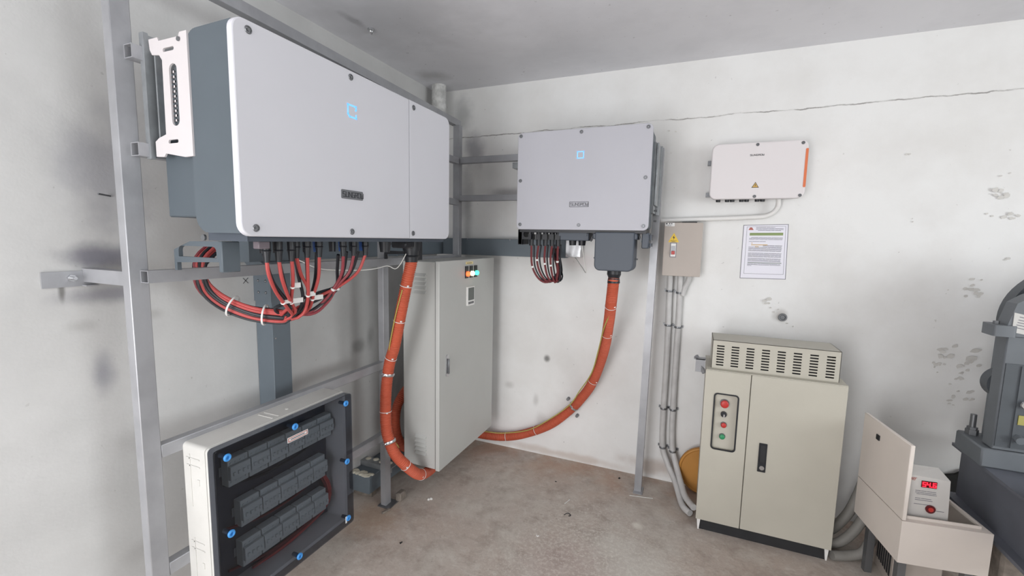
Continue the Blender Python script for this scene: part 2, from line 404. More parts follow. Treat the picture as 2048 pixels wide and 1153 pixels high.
        if smooth:
            me.polygons.foreach_set('use_smooth', [True]*len(me.polygons)); me.set_sharp_from_angle(angle=math.radians(38))
            big = set()
            for p in me.polygons:
                if p.loop_total > 6: big.update(p.edge_keys)
            if big:
                for e in me.edges:
                    if e.key in big: e.use_edge_sharp = True
        me.materials.append(m)
        o = bpy.data.objects.new(name, me); COL.objects.link(o)
        if parent is not None: o.parent = parent
        else: o.location = off
        tag(o, label, cat, group, kind); return o
def tag(o, label=None, cat=None, group=None, kind=None):
    if label: o['label'] = label
    if cat: o['category'] = cat
    if group: o['group'] = group
    if kind: o['kind'] = kind
    return o
LOCALS = []
def thing(name, label, cat, loc, group=None, rotz=None):
    o = bpy.data.objects.new(name, None); COL.objects.link(o); o.location = loc; o.empty_display_size = .05
    if rotz is not None: o.rotation_euler = (0, 0, rotz); o['_loc'] = 1; LOCALS.append(o)
    return tag(o, label, cat, group)

LET = {'S': [[(.7, 1), (0, 1), (0, .5), (.7, .5), (.7, 0), (0, 0)]], 'U': [[(0, 1), (0, 0), (.7, 0), (.7, 1)]], 'N': [[(0, 0), (0, 1), (.7, 0), (.7, 1)]],
       'G': [[(.7, 1), (0, 1), (0, 0), (.7, 0), (.7, .5), (.4, .5)]], 'R': [[(0, 0), (0, 1), (.7, 1), (.7, .5), (0, .5)], [(.35, .5), (.7, 0)]],
       'O': [[(0, 0), (0, 1), (.7, 1), (.7, 0), (0, 0)]], 'W': [[(0, 1), (0, 0), (.7, 0), (.7, 1)], [(.35, 0), (.35, .65)]],
       'A': [[(0, 0), (.35, 1), (.7, 0)], [(.17, .4), (.53, .4)]], 'T': [[(0, 1), (.7, 1)], [(.35, 1), (.35, 0)]],
       '5': [[(.6, 1), (0, 1), (0, .5), (.6, .5), (.6, 0), (0, 0)]], '4': [[(0, 1), (0, .5), (.6, .5)], [(.6, 1), (.6, 0)]],
       '6': [[(.6, 1), (0, 1), (0, 0), (.6, 0), (.6, .5), (0, .5)]], '.': [[(0, 0), (.02, 0)]]}
def word(m, txt, O, U, V, h, w, ratio=1., gap=.25):
    O, U, V = Vector(O), Vector(U), Vector(V); x = 0
    for ch in txt:
        m.strokes([[(px*ratio, py) for px, py in pl] for pl in LET[ch]], O+U*(x*h), U, V, h, w)
        x += (.12 if ch == '.' else .7*ratio)+gap
    return m

def textlines(m, O, U, V, rows, width, h, fill=.9, seed=1):
    """rows of tiny unreadable printed dashes"""
    rnd = random.Random(seed); O, U, V = Vector(O), Vector(U), Vector(V)
    for y, x0, x1 in rows:
        x = x0
        while x < x1:
            l = min(rnd.uniform(.006, .02), x1-x)
            m.strokes([[(x, y), (x+l*.8, y)]], O, U, V, 1., h, .0003)
            x += l
    return m

# ================================================================== SETTING
RX, RY, RZ = 5.6, -4.2, 2.508
MB().box(-.15, RX+.15, RY-.15, .15, -.1, 0).build('floor', M_FLOOR, kind='structure', label='worn grey-brown concrete floor with dust and specks')
MB().box(-.15, RX+.15, RY-.15, .15, RZ, RZ+.1).build('ceiling', M_CEIL, kind='structure', label='flat grey painted concrete ceiling')
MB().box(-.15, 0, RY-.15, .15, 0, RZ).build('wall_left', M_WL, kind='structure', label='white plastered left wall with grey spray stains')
wb = MB().box(0, RX, 0, .15, 0, RZ).build('wall_back', M_WB, kind='structure', label='white plastered back wall with a long crack and peeling spots')
MB().plate('x', [(RY, 0), (0, 0), (0, RZ), (RY, RZ)], [[(-3.95, .85), (-1.55, .85), (-1.55, 2.35), (-3.95, 2.35)]], RX, RX+.15).build('wall_right', M_WO, kind='structure', label='plain white right wall with a window opening')
MB().plate('y', [(0, 0), (.2, 0), (.2, 2.1), (1.5, 2.1), (1.5, 0), (RX, 0), (RX, RZ), (0, RZ)], [], RY, RY-.15).build('wall_front', M_WO, kind='structure', label='plain white wall behind the camera with an open doorway')
MB().box(.155, .2, RY-.16, RY+.012, 0, 2.1).box(1.5, 1.545, RY-.16, RY+.012, 0, 2.1).box(.155, 1.545, RY-.16, RY+.012, 2.1, 2.145).build('door_1', BEAM, kind='structure', label='grey steel door frame of the open doorway')
def window(n, ax, u0, u1, v0, v1, a):
    t = .04; um = (u0+u1)/2
    fr = MB().plate(ax, [(u0, v0), (u1, v0), (u1, v1), (u0, v1)], [[(u0+t, v0+t), (um-t/2, v0+t), (um-t/2, v1-t), (u0+t, v1-t)], [(um+t/2, v0+t), (u1-t, v0+t), (u1-t, v1-t), (um+t/2, v1-t)]], a, a+.04)
    o = fr.build('window_%d' % n, GALV, kind='structure', label='aluminium framed two-pane window')
    for q0, q1 in ((u0+t, um-t/2), (um+t/2, u1-t)):
        MB().prism(ax, [(q0, v0+t), (q1, v0+t), (q1, v1-t), (q0, v1-t)], a+.018, a+.022).build('pane', GLASS, o)
window(1, 'x', -3.95, -1.55, .85, 2.35, RX+.06)
# peeling paint on the back wall: small curled chips standing off the plaster
mf = MB()
FL = [(3.051, 1.734, .035), (3.059, 1.816, .02), (3.092, 1.642, .03), (3.022, 1.642, .015), (3.088, 1.448, .02), (3.006, 1.321, .03), (3.001, 1.28, .03), (2.909, 1.274, .012), (3.015, .962, .05),
      (2.937, .99, .04), (2.996, .872, .03), (2.914, .937, .03), (2.981, .742, .025), (3.025, .775, .03), (2.875, 1.134, .012), (2.689, 1.927, .014), (2.751, 1.623, .012), (2.2, 1.13, .02), (2.136, 1.167, .03), (2.265, 1.052, .02), (1.595, 2.143, .02), (1.32, .62, .01), (2.9, .88, .02), (2.98, .80, .02)]
rnd = random.Random(3)
for X, Z, R in FL:
    for _ in range(6 if R > .02 else 2):
        cx, cz = X+rnd.uniform(-R, R), Z+rnd.uniform(-R, R); r = R*rnd.uniform(.25, .5); n = 6; a0 = rnd.random()*6
        tilt = rnd.uniform(.5, 1.3)
        pts = []
        for k in range(n):
            a = a0+2*math.pi*k/n; q = r*rnd.uniform(.5, 1.1)
            u, v = q*math.cos(a), q*math.sin(a)*.8
            pts.append((cx+u, -.0008-max(0, (v+r)*tilt*.45), cz+v))
        vs = pts+[(p[0], p[1]-.0008, p[2]) for p in pts]
        mf.faces(vs, [tuple(range(n)), tuple(range(n, 2*n))]+[(k, (k+1) % n, n+(k+1) % n, n+k) for k in range(n)])
mf.build('paint_flakes', CHIPM, wb, kind='stuff')
# ================================================================== FRAMES
fr = thing('inverter_rack', 'silver-painted square-tube steel frame carrying the large inverter along the left wall', 'frame', (.25, -1.1, 0))
MB().box(.232, .268, -2.056, -2.006, 0, 2.262, .002).build('post', STEEL, fr)
MB().box(.232, .268, -.94, -.895, 0, 2.24, .002).build('post', STEEL, fr)
MB().bar((.25, -2.2, 2.286), (.25, -.13, 2.242), .036, .04).build('top_rail', STEEL, fr)
for z0, z1, y1 in ((1.970, 2.008, -.215), (1.705, 1.743, -.215), (1.341, 1.378, -.215)):
    MB().hollow_y(.268, .304, -2.028, y1, z0, z1).build('rail', STEEL, fr)
for z0, z1 in ((.786, .828), (.388, .43)):
    MB().box(.234, .268, -2.006, -.94, z0, z1, .002).build('low_rail', STEEL, fr)
MB().bar((.0, -2.03, 1.352), (.232, -2.03, 1.352), .036, .042).build('wall_tie', STEEL, fr)
wt = MB().box(.001, .006, -2.145, -2.02, 1.318, 1.366).box(.006, .03, -2.052, -2.02, 1.318, 1.322).build('wall_plate', STEEL, fr)
MB().cyl((.006, -2.078, 1.345), (.014, -2.078, 1.345), .011, n=6).cyl((.014, -2.078, 1.345), (.034, -2.078, 1.345), .005).build('bolt', CHROME, wt)
MB().box(.222, .30, -.955, -.87, 0, .006).build('foot_plate', DARKMETAL, fr)
fr2 = thing('inverter_rack', 'silver steel post-and-rail frame behind the smaller inverter on the back wall', 'frame', (.9, -.18, 0))
MB().box(.25, .295, -.2, -.157, 0, 2.222, .002).build('post', STEEL, fr2)
MB().bar((1.528, -.18, 0), (1.552, -.18, 2.0), .04, .04, up=(0, 1, 0)).build('post', STEEL, fr2)
for z0, z1 in ((1.974, 2.014), (1.731, 1.77)):
    MB().box(.295, 1.53, -.2, -.162, z0, z1, .002).build('rail', STEEL, fr2)
MB().box(.66, .80, -.162, -.001, 1.935, 1.97).build('wall_lug', GALV, fr2)
MB().box(1.505, 1.558, -.225, -.14, 0, .005).build('foot_plate', STEEL, fr2)

# ================================================================== LARGE INVERTER
iv = thing('solar_inverter', 'large white-fronted grey solar inverter hung on the left steel frame', 'inverter', (.57, -1.475, 1.484))
mc = MB().rrect('x', -2.0, -1.2625, 1.484, 2.04, .652, .67, .035, 6, (0, 1, 1, 0), rim=.004).build('main_cover', COVER, iv)
sc_ = MB().rrect('x', -1.2605, -.949, 1.484, 2.04, .652, .67, .035, 6, (1, 0, 0, 1), rim=.003).build('side_cover', COVER, iv)
def screw(x, y, z, ax, parent, r=.0085):
    d = {'x': (1, 0, 0), 'y': (0, -1, 0)}[ax]; p = Vector((x, y, z)); d = Vector(d)
    s_ = MB().ring(p+d*.001, d, r, .0022, 16, 6).cyl(p-d*.001, p+d*.0035, r*.62, n=6).build('screw', DARKMETAL, parent)
    return s_
for y, z in ((-1.955, 2.015), (-1.957, 1.507), (-1.588, 2.018), (-1.596, 1.505)): screw(.67, y, z, 'x', mc)
for y, z in ((-1.233, 2.015), (-1.241, 1.506)): screw(.67, y, z, 'x', sc_)
MB().prism('y', [(.652, 1.492), (.652, 2.032)]+[(.475+.04-.04*math.cos(math.radians(a)), 2.030-.04+.04*math.sin(math.radians(a))) for a in range(90, -1, -15)]
           + [(.475+.05-.05*math.cos(math.radians(a)), 1.492+.05-.05*math.sin(math.radians(a))) for a in range(0, 91, 15)], -1.99, -.958).build('body', GREYBODY, iv)
MB().box(.31, .476, -1.965, -1.0, 1.536, 1.95, .004).build('heat_sink_housing', GREYBODY, iv)
# blue lit square badge with a gap on its right, and the name plate
mb = MB(); y0, z0, s_ = -1.585, 1.908, .019
mb.strokes([[(.9, .35), (1, .5), (1, 1), (-1, 1), (-1, -.6), (-.6, -1), (1, -1), (1, -.5)]], (.6703, y0, z0), (0, 1, 0), (0, 0, 1), s_, .0055)
mb.build('lit_badge', L_BLUE, mc, label='glowing blue square badge')
npl = MB().rrect('x', -1.643, -1.541, 1.615, 1.645, .670, .6725, .004, 3).build('name_plate', DARKMETAL, mc, label='grey metal plate reading SUNGROW')
word(MB(), 'SUNGROW', (.6725, -1.637, 1.622), (0, 1, 0), (0, 0, 1), .0155, .0022, ratio=.95, gap=.26).build('lettering', INKD, npl)
# white slotted wall bracket at the near end
br = MB().plate('y', [(.487, 2.026), (.458, 2.026), (.452, 2.016), (.366, 2.016), (.362, 2.026), (.322, 2.026), (.325, 1.998), (.334, 1.983), (.365, 1.979), (.377, 1.964), (.374, 1.765), (.341, 1.757), (.324, 1.748), (.324, 1.706), (.360, 1.704), (.368, 1.713), (.452, 1.699), (.487, 1.70)],
                [rr_pts(.383, .431, 1.984, 1.994, .0049, 4), rr_pts(.405, .438, 1.785, 1.95, .0155, 5), rr_pts(.383, .427, 1.739, 1.749, .0049, 4)], -1.995, -1.99)
br.build('side_bracket', mat('bracket_white', '#cbc6c7', .5), iv, label='white slotted steel side bracket')
MB().cyl((.455, -1.996, 2.008), (.455, -1.999, 2.008), .006, n=12).build('bracket_screw', DARKMETAL, iv)
MB().box(.41, .435, -1.985, -1.97, 1.79, 1.945).build('heat_sink_comb', MACHD, iv)
for k in range(11):
    MB().box(.395, .415, -1.985, -1.965, 1.80+k*.013, 1.806+k*.013).build('cooling_fin', WHITE, iv)
MB().box(.304, .312, -1.99, -1.0, 1.71, 2.04).box(.292, .312, -2.002, -1.99, 1.70, 2.046).box(.33, .336, -1.988, -1.94, 1.72, 2.0).build('mounting_plate', GALV, iv)
for z in (1.74, 1.99): MB().cyl((.292, -1.991, z), (.292, -1.997, z), .006, n=6).build('plate_bolt', CHROME, iv)
def foot(y0, sgn, m):
    p = MB().plate('y', [(.323, 1.378), (.323, 1.44), (.40, 1.466), (.54, 1.4685), (.54, 1.385), (.528, 1.385), (.528, 1.409), (.335, 1.402), (.335, 1.378)],
                   [rr_pts(.345, .515, 1.42, 1.452, .015, 5, (1, 1, 0, 0))], y0, y0+sgn*.012)
    p.box(.5255, .5415, min(y0-sgn*.002, y0+sgn*.052), max(y0-sgn*.002, y0+sgn*.052), 1.380, 1.468, .002)
    return p.build('foot', m, iv, label='dark handle-like foot under the inverter' if m is BLACK else None)
foot(-1.965, 1, GREYBODY); foot(-.985, -1, BLACK)
MB().cyl((.47, -1.966, 1.478), (.47, -1.972, 1.478), .009, n=12).build('foot_bolt', DARKMETAL, iv)
# connector field below
CY = [-1.85, -1.808, -1.76, -1.742, -1.698, -1.647, -1.534, -1.48, -1.416]
MB().box(.485, .645, -1.965, -.96, 1.470, 1.493).build('connector_plate', DKGREY, iv)
MB().box(.585, .61, -1.905, -1.868, 1.448, 1.47, .002).build('rating_tab', mat('lilac_tab', '#6f666c', .5), iv)
for i, y in enumerate(CY):
    low = 1.405 if i < 3 else 1.415
    MB().cyl((.57, y, low+.03), (.57, y, 1.475), .0115, .013, 12).cyl((.57, y, low), (.57, y, low+.034), .0085, .0115, 12).ring((.57, y, low+.036), (0, 0, 1), .0115, .0025, 12, 5).build('cable_connector', BLACK, iv)
for i, y in enumerate([-1.832, -1.785, -1.72, -1.67, -1.625, -1.552, -1.505, -1.45, -1.395]):
    MB().cyl((.535, y, 1.432), (.535, y, 1.475), .011, .0125, 12).build('spare_connector', BLUEP if i in (2, 4, 6, 8) else BLACK, iv)
MB().cyl((.56, -1.285, 1.425), (.56, -1.285, 1.472), .020, .026, 14).build('switch_knob', BLACK, iv)
gl = MB().cyl((.52, -1.043, 1.425), (.52, -1.043, 1.475), .04, .044, 18).cyl((.52, -1.043, 1.372), (.52, -1.043, 1.428), .029, .036, 18).ring((.52, -1.043, 1.40), (0, 0, 1), .033, .005, 18).build('cable_gland', BLACK, iv)
MB().box(.50, .58, -1.17, -1.10, 1.44, 1.472, .006).build('service_plug', BLACK, iv)

# ---- cables of the large inverter
tail = [(.40, -1.672, 1.197), (.32, -1.728, 1.212), (.24, -1.771, 1.249), (.2, -1.803, 1.297), (.2, -1.82, 1.347), (.2, -1.814, 1.39), (.2, -1.775, 1.427)]
REDS = [
 ([(.57, -1.85, 1.41), (.56, -1.837, 1.366), (.52, -1.782, 1.304), (.48, -1.707, 1.238), (.45, -1.664, 1.205), (.43, -1.677, 1.186)], 'first from the left'),
 ([(.57, -1.808, 1.41), (.56, -1.792, 1.355), (.52, -1.739, 1.291), (.48, -1.686, 1.247), (.46, -1.659, 1.215), (.42, -1.668, 1.192)], 'second from the left'),
 ([(.57, -1.76, 1.41), (.55, -1.741, 1.343), (.51, -1.714, 1.287), (.47, -1.688, 1.243), (.43, -1.682, 1.216)], 'third from the left'),
 ([(.57, -1.742, 1.42), (.54, -1.699, 1.356), (.52, -1.656, 1.308), (.49, -1.628, 1.258), (.46, -1.625, 1.204), (.43, -1.648, 1.186)], 'fourth from the left'),
 ([(.57, -1.698, 1.42), (.54, -1.671, 1.337), (.5, -1.637, 1.269), (.46, -1.62, 1.209), (.43, -1.644, 1.185)], 'fifth from the left'),
 ([(.57, -1.647, 1.42), (.54, -1.625, 1.342), (.5, -1.612, 1.276), (.46, -1.597, 1.219), (.43, -1.622, 1.192)], 'sixth from the left'),
 ([(.57, -1.534, 1.42), (.54, -1.512, 1.353), (.5, -1.503, 1.302), (.47, -1.53, 1.245), (.44, -1.575, 1.201), (.43, -1.622, 1.196)], 'third from the right'),
 ([(.57, -1.48, 1.42), (.54, -1.475, 1.351), (.5, -1.495, 1.298), (.46, -1.508, 1.232), (.44, -1.573, 1.193)], 'second from the right'),
 ([(.57, -1.416, 1.42), (.54, -1.429, 1.348), (.5, -1.482, 1.297), (.47, -1.553, 1.263), (.44, -1.63, 1.226)], 'rightmost')]
rnd = random.Random(11)
def offs(i, n, red):
    a = 2*math.pi*i/n; return a
def tail_off(i, n, r):
    a = 2.4*i; q = r*math.sqrt((i+.5)/n)
    return [Vector(p)+Vector((q*math.cos(a), q*math.cos(a)*.2, q*math.sin(a))) for p in tail]
ncab = 17
TAG = {0: .62, 1: .68, 2: .45, 4: .6, 5: .68, 6: .52}
for i, (P, w_) in enumerate(REDS):
    tl = tail_off(i*2 % ncab if i else 16, ncab, .026)
    c = MB().tube([Vector(p) for p in P]+tl, .0058, 8, .014).build('solar_cable', RED if i not in (6, 7) else mat('worn_red_sheath', '#8a3a42', .5), None, 'red solar cable %s under the large inverter' % w_, 'cable', 'red solar cables of the large inverter')
    pts = catmull(P, .01)
    if i in TAG:
        k = int(TAG[i]*(len(pts)-1)); p = pts[k]; d = pts[k+1]-pts[k-1]
        mt = MB().ring(p, d, .0068, .0022, 14, 5, 2.)
        mt.build('cable_tie', PVC, c)
        MB().box(p.x+.004, p.x+.006, p.y+.003, p.y+.045 if i % 2 else p.y+.028, p.z-.004, p.z+.013).build('paper_tag', PVC, c)
BLACKS = [[(.545, -1.534, 1.42), (.515, -1.51, 1.36), (.48, -1.482, 1.295), (.46, -1.543, 1.275), (.44, -1.64, 1.253), (.41, -1.70, 1.232)],
          [(.535, -1.48, 1.43), (.51, -1.47, 1.36), (.48, -1.483, 1.284), (.46, -1.544, 1.25), (.44, -1.62, 1.226), (.41, -1.665, 1.214)],
          [(.535, -1.416, 1.43), (.51, -1.43, 1.35), (.48, -1.493, 1.271), (.46, -1.545, 1.227), (.43, -1.589, 1.196), (.41, -1.65, 1.188)],
          [(.535, -1.832, 1.43), (.53, -1.80, 1.34), (.49, -1.715, 1.262), (.46, -1.68, 1.22), (.42, -1.67, 1.20)],
          [(.535, -1.785, 1.43), (.53, -1.76, 1.34), (.48, -1.70, 1.262), (.45, -1.675, 1.21), (.42, -1.66, 1.19)],
          [(.535, -1.67, 1.43), (.52, -1.655, 1.34), (.49, -1.63, 1.27), (.45, -1.62, 1.215), (.42, -1.65, 1.195)],
          [(.535, -1.625, 1.43), (.52, -1.62, 1.34), (.48, -1.605, 1.27), (.45, -1.60, 1.215), (.42, -1.64, 1.185)],
          [(.535, -1.72, 1.43), (.52, -1.69, 1.34), (.49, -1.65, 1.27), (.45, -1.635, 1.215), (.42, -1.655, 1.18)]]
for i, P in enumerate(BLACKS):
    tl = tail_off(i*2+1, ncab, .026)
    MB().tube([Vector(p) for p in P]+tl, .0058, 8, .014).build('solar_cable', BLK, None, ('black solar cable rising to the right-hand connectors of the large inverter, %s one' % ('upper', 'middle', 'lower')[i]) if i < 3 else 'black solar cable in the tied bundle left of the white tags', 'cable', 'black solar cables of the large inverter')
for p, d, R in (((.27, -1.755, 1.235), (.08, .043, -.037), .037), ((.36, -1.70, 1.203), (.08, .056, -.012), .036)):
    MB().ring(p, d, R, .0024, 26, 6, 1.4).build('cable_tie', PVC, None, 'white nylon tie round the cable bundle, ' + ('left one' if p[0] < .3 else 'middle one in front of the grey duct'), 'cable tie', 'ties on the cable bundle')
MB().tube([(.52, -1.085, 1.412), (.48, -1.078, 1.359), (.45, -1.077, 1.338), (.42, -1.094, 1.352), (.4, -1.159, 1.341), (.36, -1.229, 1.336), (.32, -1.4, 1.35), (.306, -1.5, 1.39)], .0022, 6).build('signal_wire', WIRE, None, 'thin white wire hanging from the gland of the large inverter', 'wire')

# ================================================================== ORANGE HOSES
def hoserad(r, pitch=.0095):
    def f(L):
        t = (L/pitch) % 1.
        return r if t < .5 else r*.9
    return f
def hose(P, r, label, ties=(), bands=()):
    pts = catmull(P, .00237)
    root = MB().tube(pts, hoserad(r), 18, smooth=False).build('orange_hose', ORANGE, None, label, 'hose', 'orange corrugated hoses')
    for t in ties:
        k = int(t*(len(pts)-2)); MB().ring(pts[k], pts[k+1]-pts[k-1], r+.0015, .0011, 24, 5, 1.5).box(pts[k].x+r*.7, pts[k].x+r*.7+.008, pts[k].y-r*.75, pts[k].y-r*.75+.006, pts[k].z-.003, pts[k].z+.004).build('cable_tie', PVC, root)
    for t in bands:
        k = int(t*(len(pts)-2)); d = (pts[k+1]-pts[k-1]).normalized(); a = d.cross(Vector((0, 1, 0)) if abs(d.y) < .8 else Vector((0, 0, 1))).normalized()
        side = -1
        MB().ring(pts[k], d, r+.002, .004, 24, 6, 2.).cyl(pts[k]+Vector((0, -r-.016, 0)), pts[k]+Vector((0, -r, 0)), .006, n=8).build('hose_clamp', CHROME, root)
    return root
H1 = [(.52, -1.043, 1.395), (.52, -1.043, 1.372), (.5, -1.048, 1.286), (.46, -1.043, 1.137), (.405, -1.026, .952), (.365, -1.02, .842), (.35, -1.03, .694), (.355, -1.04, .541), (.37, -1.04, .461), (.40, -1.03, .382), (.435, -.985, .304), (.45, -.895, .212), (.435, -.78, .165), (.42, -.66, .16), (.42, -.55, .2)]
hose(H1, .0285, 'orange corrugated hose from the large inverter curling under the grey cabinet', (.09, .2, .33, .50, .70, .80), (.385, .60))
H2 = [(1.374, -.45, 1.295), (1.373, -.45, 1.27), (1.362, -.42, 1.176), (1.334, -.32, 1.019), (1.29, -.2, .827), (1.211, -.1, .601), (1.126, -.06, .459), (1.058, -.045, .374), (.923, -.045, .246), (.744, -.045, .147), (.595, -.05, .098), (.47, -.09, .100), (.40, -.16, .14), (.38, -.25, .2)]
h2 = hose(H2, .0305, 'orange corrugated hose sweeping down the back wall below the smaller inverter', (.09, .2, .40, .70, .82), (.53,))
for p in ((1.035, -.02, .435), (1.10, -.02, .33)): MB().cyl((p[0], -.002, p[2]), (p[0], -.03, p[2]), .010, n=10).build('clamp_bolt', DARKMETAL, h2)
hose([(.19, -.60, .58), (.2, -.685, .553), (.2, -.744, .497), (.2, -.764, .413), (.2, -.746, .314), (.2, -.689, .226), (.2, -.6, .2)], .0285, 'loop of orange hose behind the grey cabinet by the left wall')
MB().tube([(1.355, -.40, 1.10), (1.312, -.345, .994), (1.27, -.25, .851), (1.215, -.16, .677), (1.13, -.1, .53), (1.062, -.09, .42), (.92, -.085, .292), (.778, -.085, .195), (.595, -.09, .140), (.47, -.125, .142)], .0035, 6).build('earth_wire', YGREEN, None, 'thin yellow-green wire tied along the orange hose on the back wall', 'wire')
MB().tube([(.492, -1.078, 1.24), (.455, -1.076, 1.13), (.42, -1.067, 1.02), (.385, -1.045, .92), (.365, -.992, .86), (.352, -.997, .70), (.357, -1.007, .54), (.372, -1.006, .45), (.405, -1.0, .40)], .0026, 6).build('earth_wire', YGREEN, None, 'thin yellow-green wire tied along the orange hose beside the frame post', 'wire')

# ================================================================== GREY WALL CABINET
cb = thing('wall_cabinet', 'tall light grey switch cabinet with lit lamps mounted at the left corner', 'cabinet', (.42, -.49, .216))
MB().box(.305, .511, -.822, -.165, .216, 1.362, .002).build('body', CAB, cb)
dr = MB().rrect('x', -.828, -.160, .212, 1.366, .517, .54, .003, 2, rim=.0025).build('door', CAB, cb)
MB().box(.508, .519, -.8205, -.168, .219, 1.360).build('door_seal', BLACK, cb)
for z in (1.292, 1.268, 1.245, 1.222, 1.198, .392, .368, .344, .32, .296):
    MB().prism('x', [(-.821, z-.007), (-.835, z-.007), (-.833, z-.004), (-.821, z+.009)], .385, .455).build('louvre', CAB, cb)
for i, (y, m_) in enumerate(((-.537, L_RED), (-.482, L_WHT), (-.426, L_GRN))):
    b_ = MB().box(.5405, .546, y-.017, y+.017, 1.258, 1.328).build('lamp_holder', BLACK, dr)
    MB().cyl((.545, y, 1.283), (.556, y, 1.283), .0145, n=16).dome((.556, y, 1.283), 'x', .0145, .009, 16).build('indicator_lamp', m_, b_, label=('red', 'white', 'green')[i]+' lit indicator lamp')
yl = MB().box(.5402, .541, -.545, -.455, 1.338, 1.353).build('yellow_sticker', PALEY, dr)
textlines(MB(), (.541, -.53, 1.345), (0, 1, 0), (0, 0, 1), [(0, 0, .06)], .06, .003).build('printed_text', INKD, yl)
mt = MB().rrect('x', -.534, -.448, 1.093, 1.205, .5402, .549, .004, 3).build('panel_meter', PVC, dr)
MB().rrect('x', -.525, -.456, 1.125, 1.199, .549, .5505, .004, 3).build('meter_screen', LCD, mt)
for k in range(4): MB().box(.549, .5508, -.522+k*.017, -.513+k*.017, 1.103, 1.116).build('meter_button', INKD, mt)
h_ = MB().rrect('x', -.762, -.738, .73, .852, .5402, .546, .010, 4).build('handle', CHROME, dr)
MB().box(.546, .556, -.756, -.744, .745, .83, .003).build('handle_lever', DARKMETAL, h_)

# ================================================================== GREY CABLE DUCTS
d1 = thing('cable_duct', 'grey steel cable duct running along the left wall behind the large inverter', 'duct', (.05, -.8, 1.375))
MB().box(.001, .1, -1.56, -.001, 1.375, 1.49, .002).build('trunk', DUCTGREY, d1)
MB().box(.0, .103, -.60, -.597, 1.372, 1.493).build('joint_seam', DUCTGREY, d1)
d2 = thing('cable_duct', 'grey steel cable duct running along the back wall behind the smaller inverter', 'duct', (.65, -.04, 1.375))
MB().box(.101, 1.0, -.08, -.001, 1.375, 1.488, .002).build('trunk', DUCTGREY, d2)
MB().box(1.0, 1.10, -.082, -.001, 1.382, 1.49, .003).build('end_cap', CHROME, d2, label='shiny metal end piece')
for x in (.3, .62): MB().cyl((x, -.082, 1.483), (x, -.087, 1.483), .004, n=8).build('rivet', CHROME, d2)
d3 = thing('cable_duct', 'vertical grey steel cable duct dropping down the left wall', 'duct', (.05, -1.42, 0))
MB().box(.001, .1, -1.466, -1.374, .0, 1.22, .002).build('trunk', DUCTGREY, d3)
MB().prism('x', [(-1.47, 1.20), (-1.37, 1.20), (-1.37, 1.32), (-1.33, 1.374), (-1.51, 1.374), (-1.47, 1.32)], .0, .104).build('tee_joint', DUCTGREY, d3)
for x in (.03, .075):
    for z in (1.24, 1.29): MB().dome((x, -1.4705, z), 'y', .006, -.005, 10).build('rivet', DARKMETAL, d3)
MB().cyl((.1, -1.455, 1.04), (.104, -1.455, 1.04), .004, n=8).build('cover_screw', CHROME, d3)
# X marker on the wall
MB().strokes([[(-1, -1), (1, 1)], [(-1, 1), (1, -1)]], (.0006, -1.506, 1.291), (0, 1, 0), (0, 0, 1), .011, .0022).build('ink_mark', INKD, bpy.data.objects['wall_left'])

# ================================================================== BREAKER BOX
bb = thing('breaker_box', 'grey plastic breaker enclosure with smoked clear cover fixed to the low frame rails', 'enclosure', (.345, -1.645, .215))
MB().plate('x', rr_pts(-1.945, -1.345, .212, .812, .014, 4), [rr_pts(-1.928, -1.362, .229, .795, .008, 3)], .268, .375).box(.2685, .275, -1.93, -1.36, .226, .798).build('body', BOXGREY, bb)
MB().plate('x', rr_pts(-1.943, -1.347, .214, .810, .014, 4), [rr_pts(-1.926, -1.364, .231, .793, .008, 3)], .376, .385).build('lid_rim', BOXGREY, bb)
for z in (.80, .51):
    q = MB()
    q.box(.285, .35, -1.9475, -1.945, z-.035, z-.031).box(.285, .35, -1.9475, -1.945, z-.06, z-.056).box(.335, .345, -1.9475, -1.945, z-.12, z-.10).box(.30, .304, -1.9475, -1.945, z-.20, z-.02).build('moulded_rib', BOXGREY, bb)
MB().box(.285, .36, -1.69, -1.686, .812, .8145).box(.285, .36, -1.665, -1.661, .812, .8145).cyl((.33, -1.60, .812), (.33, -1.60, .8145), .007, n=12).build('moulded_rib', BOXGREY, bb)
MB().box(.277, .281, -1.925, -1.365, .232, .792).build('mounting_plate', INNER, bb)
cv = MB()
# hollow smoked cover: front sheet and four side walls
cv.rrect('x', -1.943, -1.347, .214, .810, .416, .420, .014, 4, rim=.0015)
cv.plate('x', rr_pts(-1.943, -1.347, .214, .810, .014, 4), [rr_pts(-1.939, -1.351, .218, .806, .011, 4)], .3865, .416)
cv = cv.build('clear_cover', SMOKE, bb, label='smoked transparent cover')
for y, z in ((-1.905, .775), (-1.645, .775), (-1.385, .775), (-1.905, .513), (-1.385, .513), (-1.905, .25), (-1.645, .25), (-1.385, .25)):
    q = MB().ring((.4235, y, z), (1, 0, 0), .0085, .0045, 18, 8).cyl((.4185, y, z), (.4215, y, z), .009).build('cover_screw', SKY, bb)
    MB().cyl((.388, y, z), (.414, y, z), .0075, n=12).build('screw_stem', DKGREY, q)
lb = MB().rrect('x', -1.678, -1.585, .722, .742, .4202, .4208, .001, 2).build('warning_label', PVC, bb, label='small white label with red frame')
MB().plate('x', [(-1.675, .7245), (-1.588, .7245), (-1.588, .7395), (-1.675, .7395)], [[(-1.672, .727), (-1.591, .727), (-1.591, .737), (-1.672, .737)]], .4208, .4211).build('label_frame', REDINK, lb)
textlines(MB(), (.4208, -1.662, .732), (0, 1, 0), (0, 0, 1), [(0, 0, .06)], .06, .004, seed=4).build('printed_text', INK, lb)
MB().box(.4202, .4215, -1.40, -1.392, .232, .262).build('tape_scrap', PVC, bb)
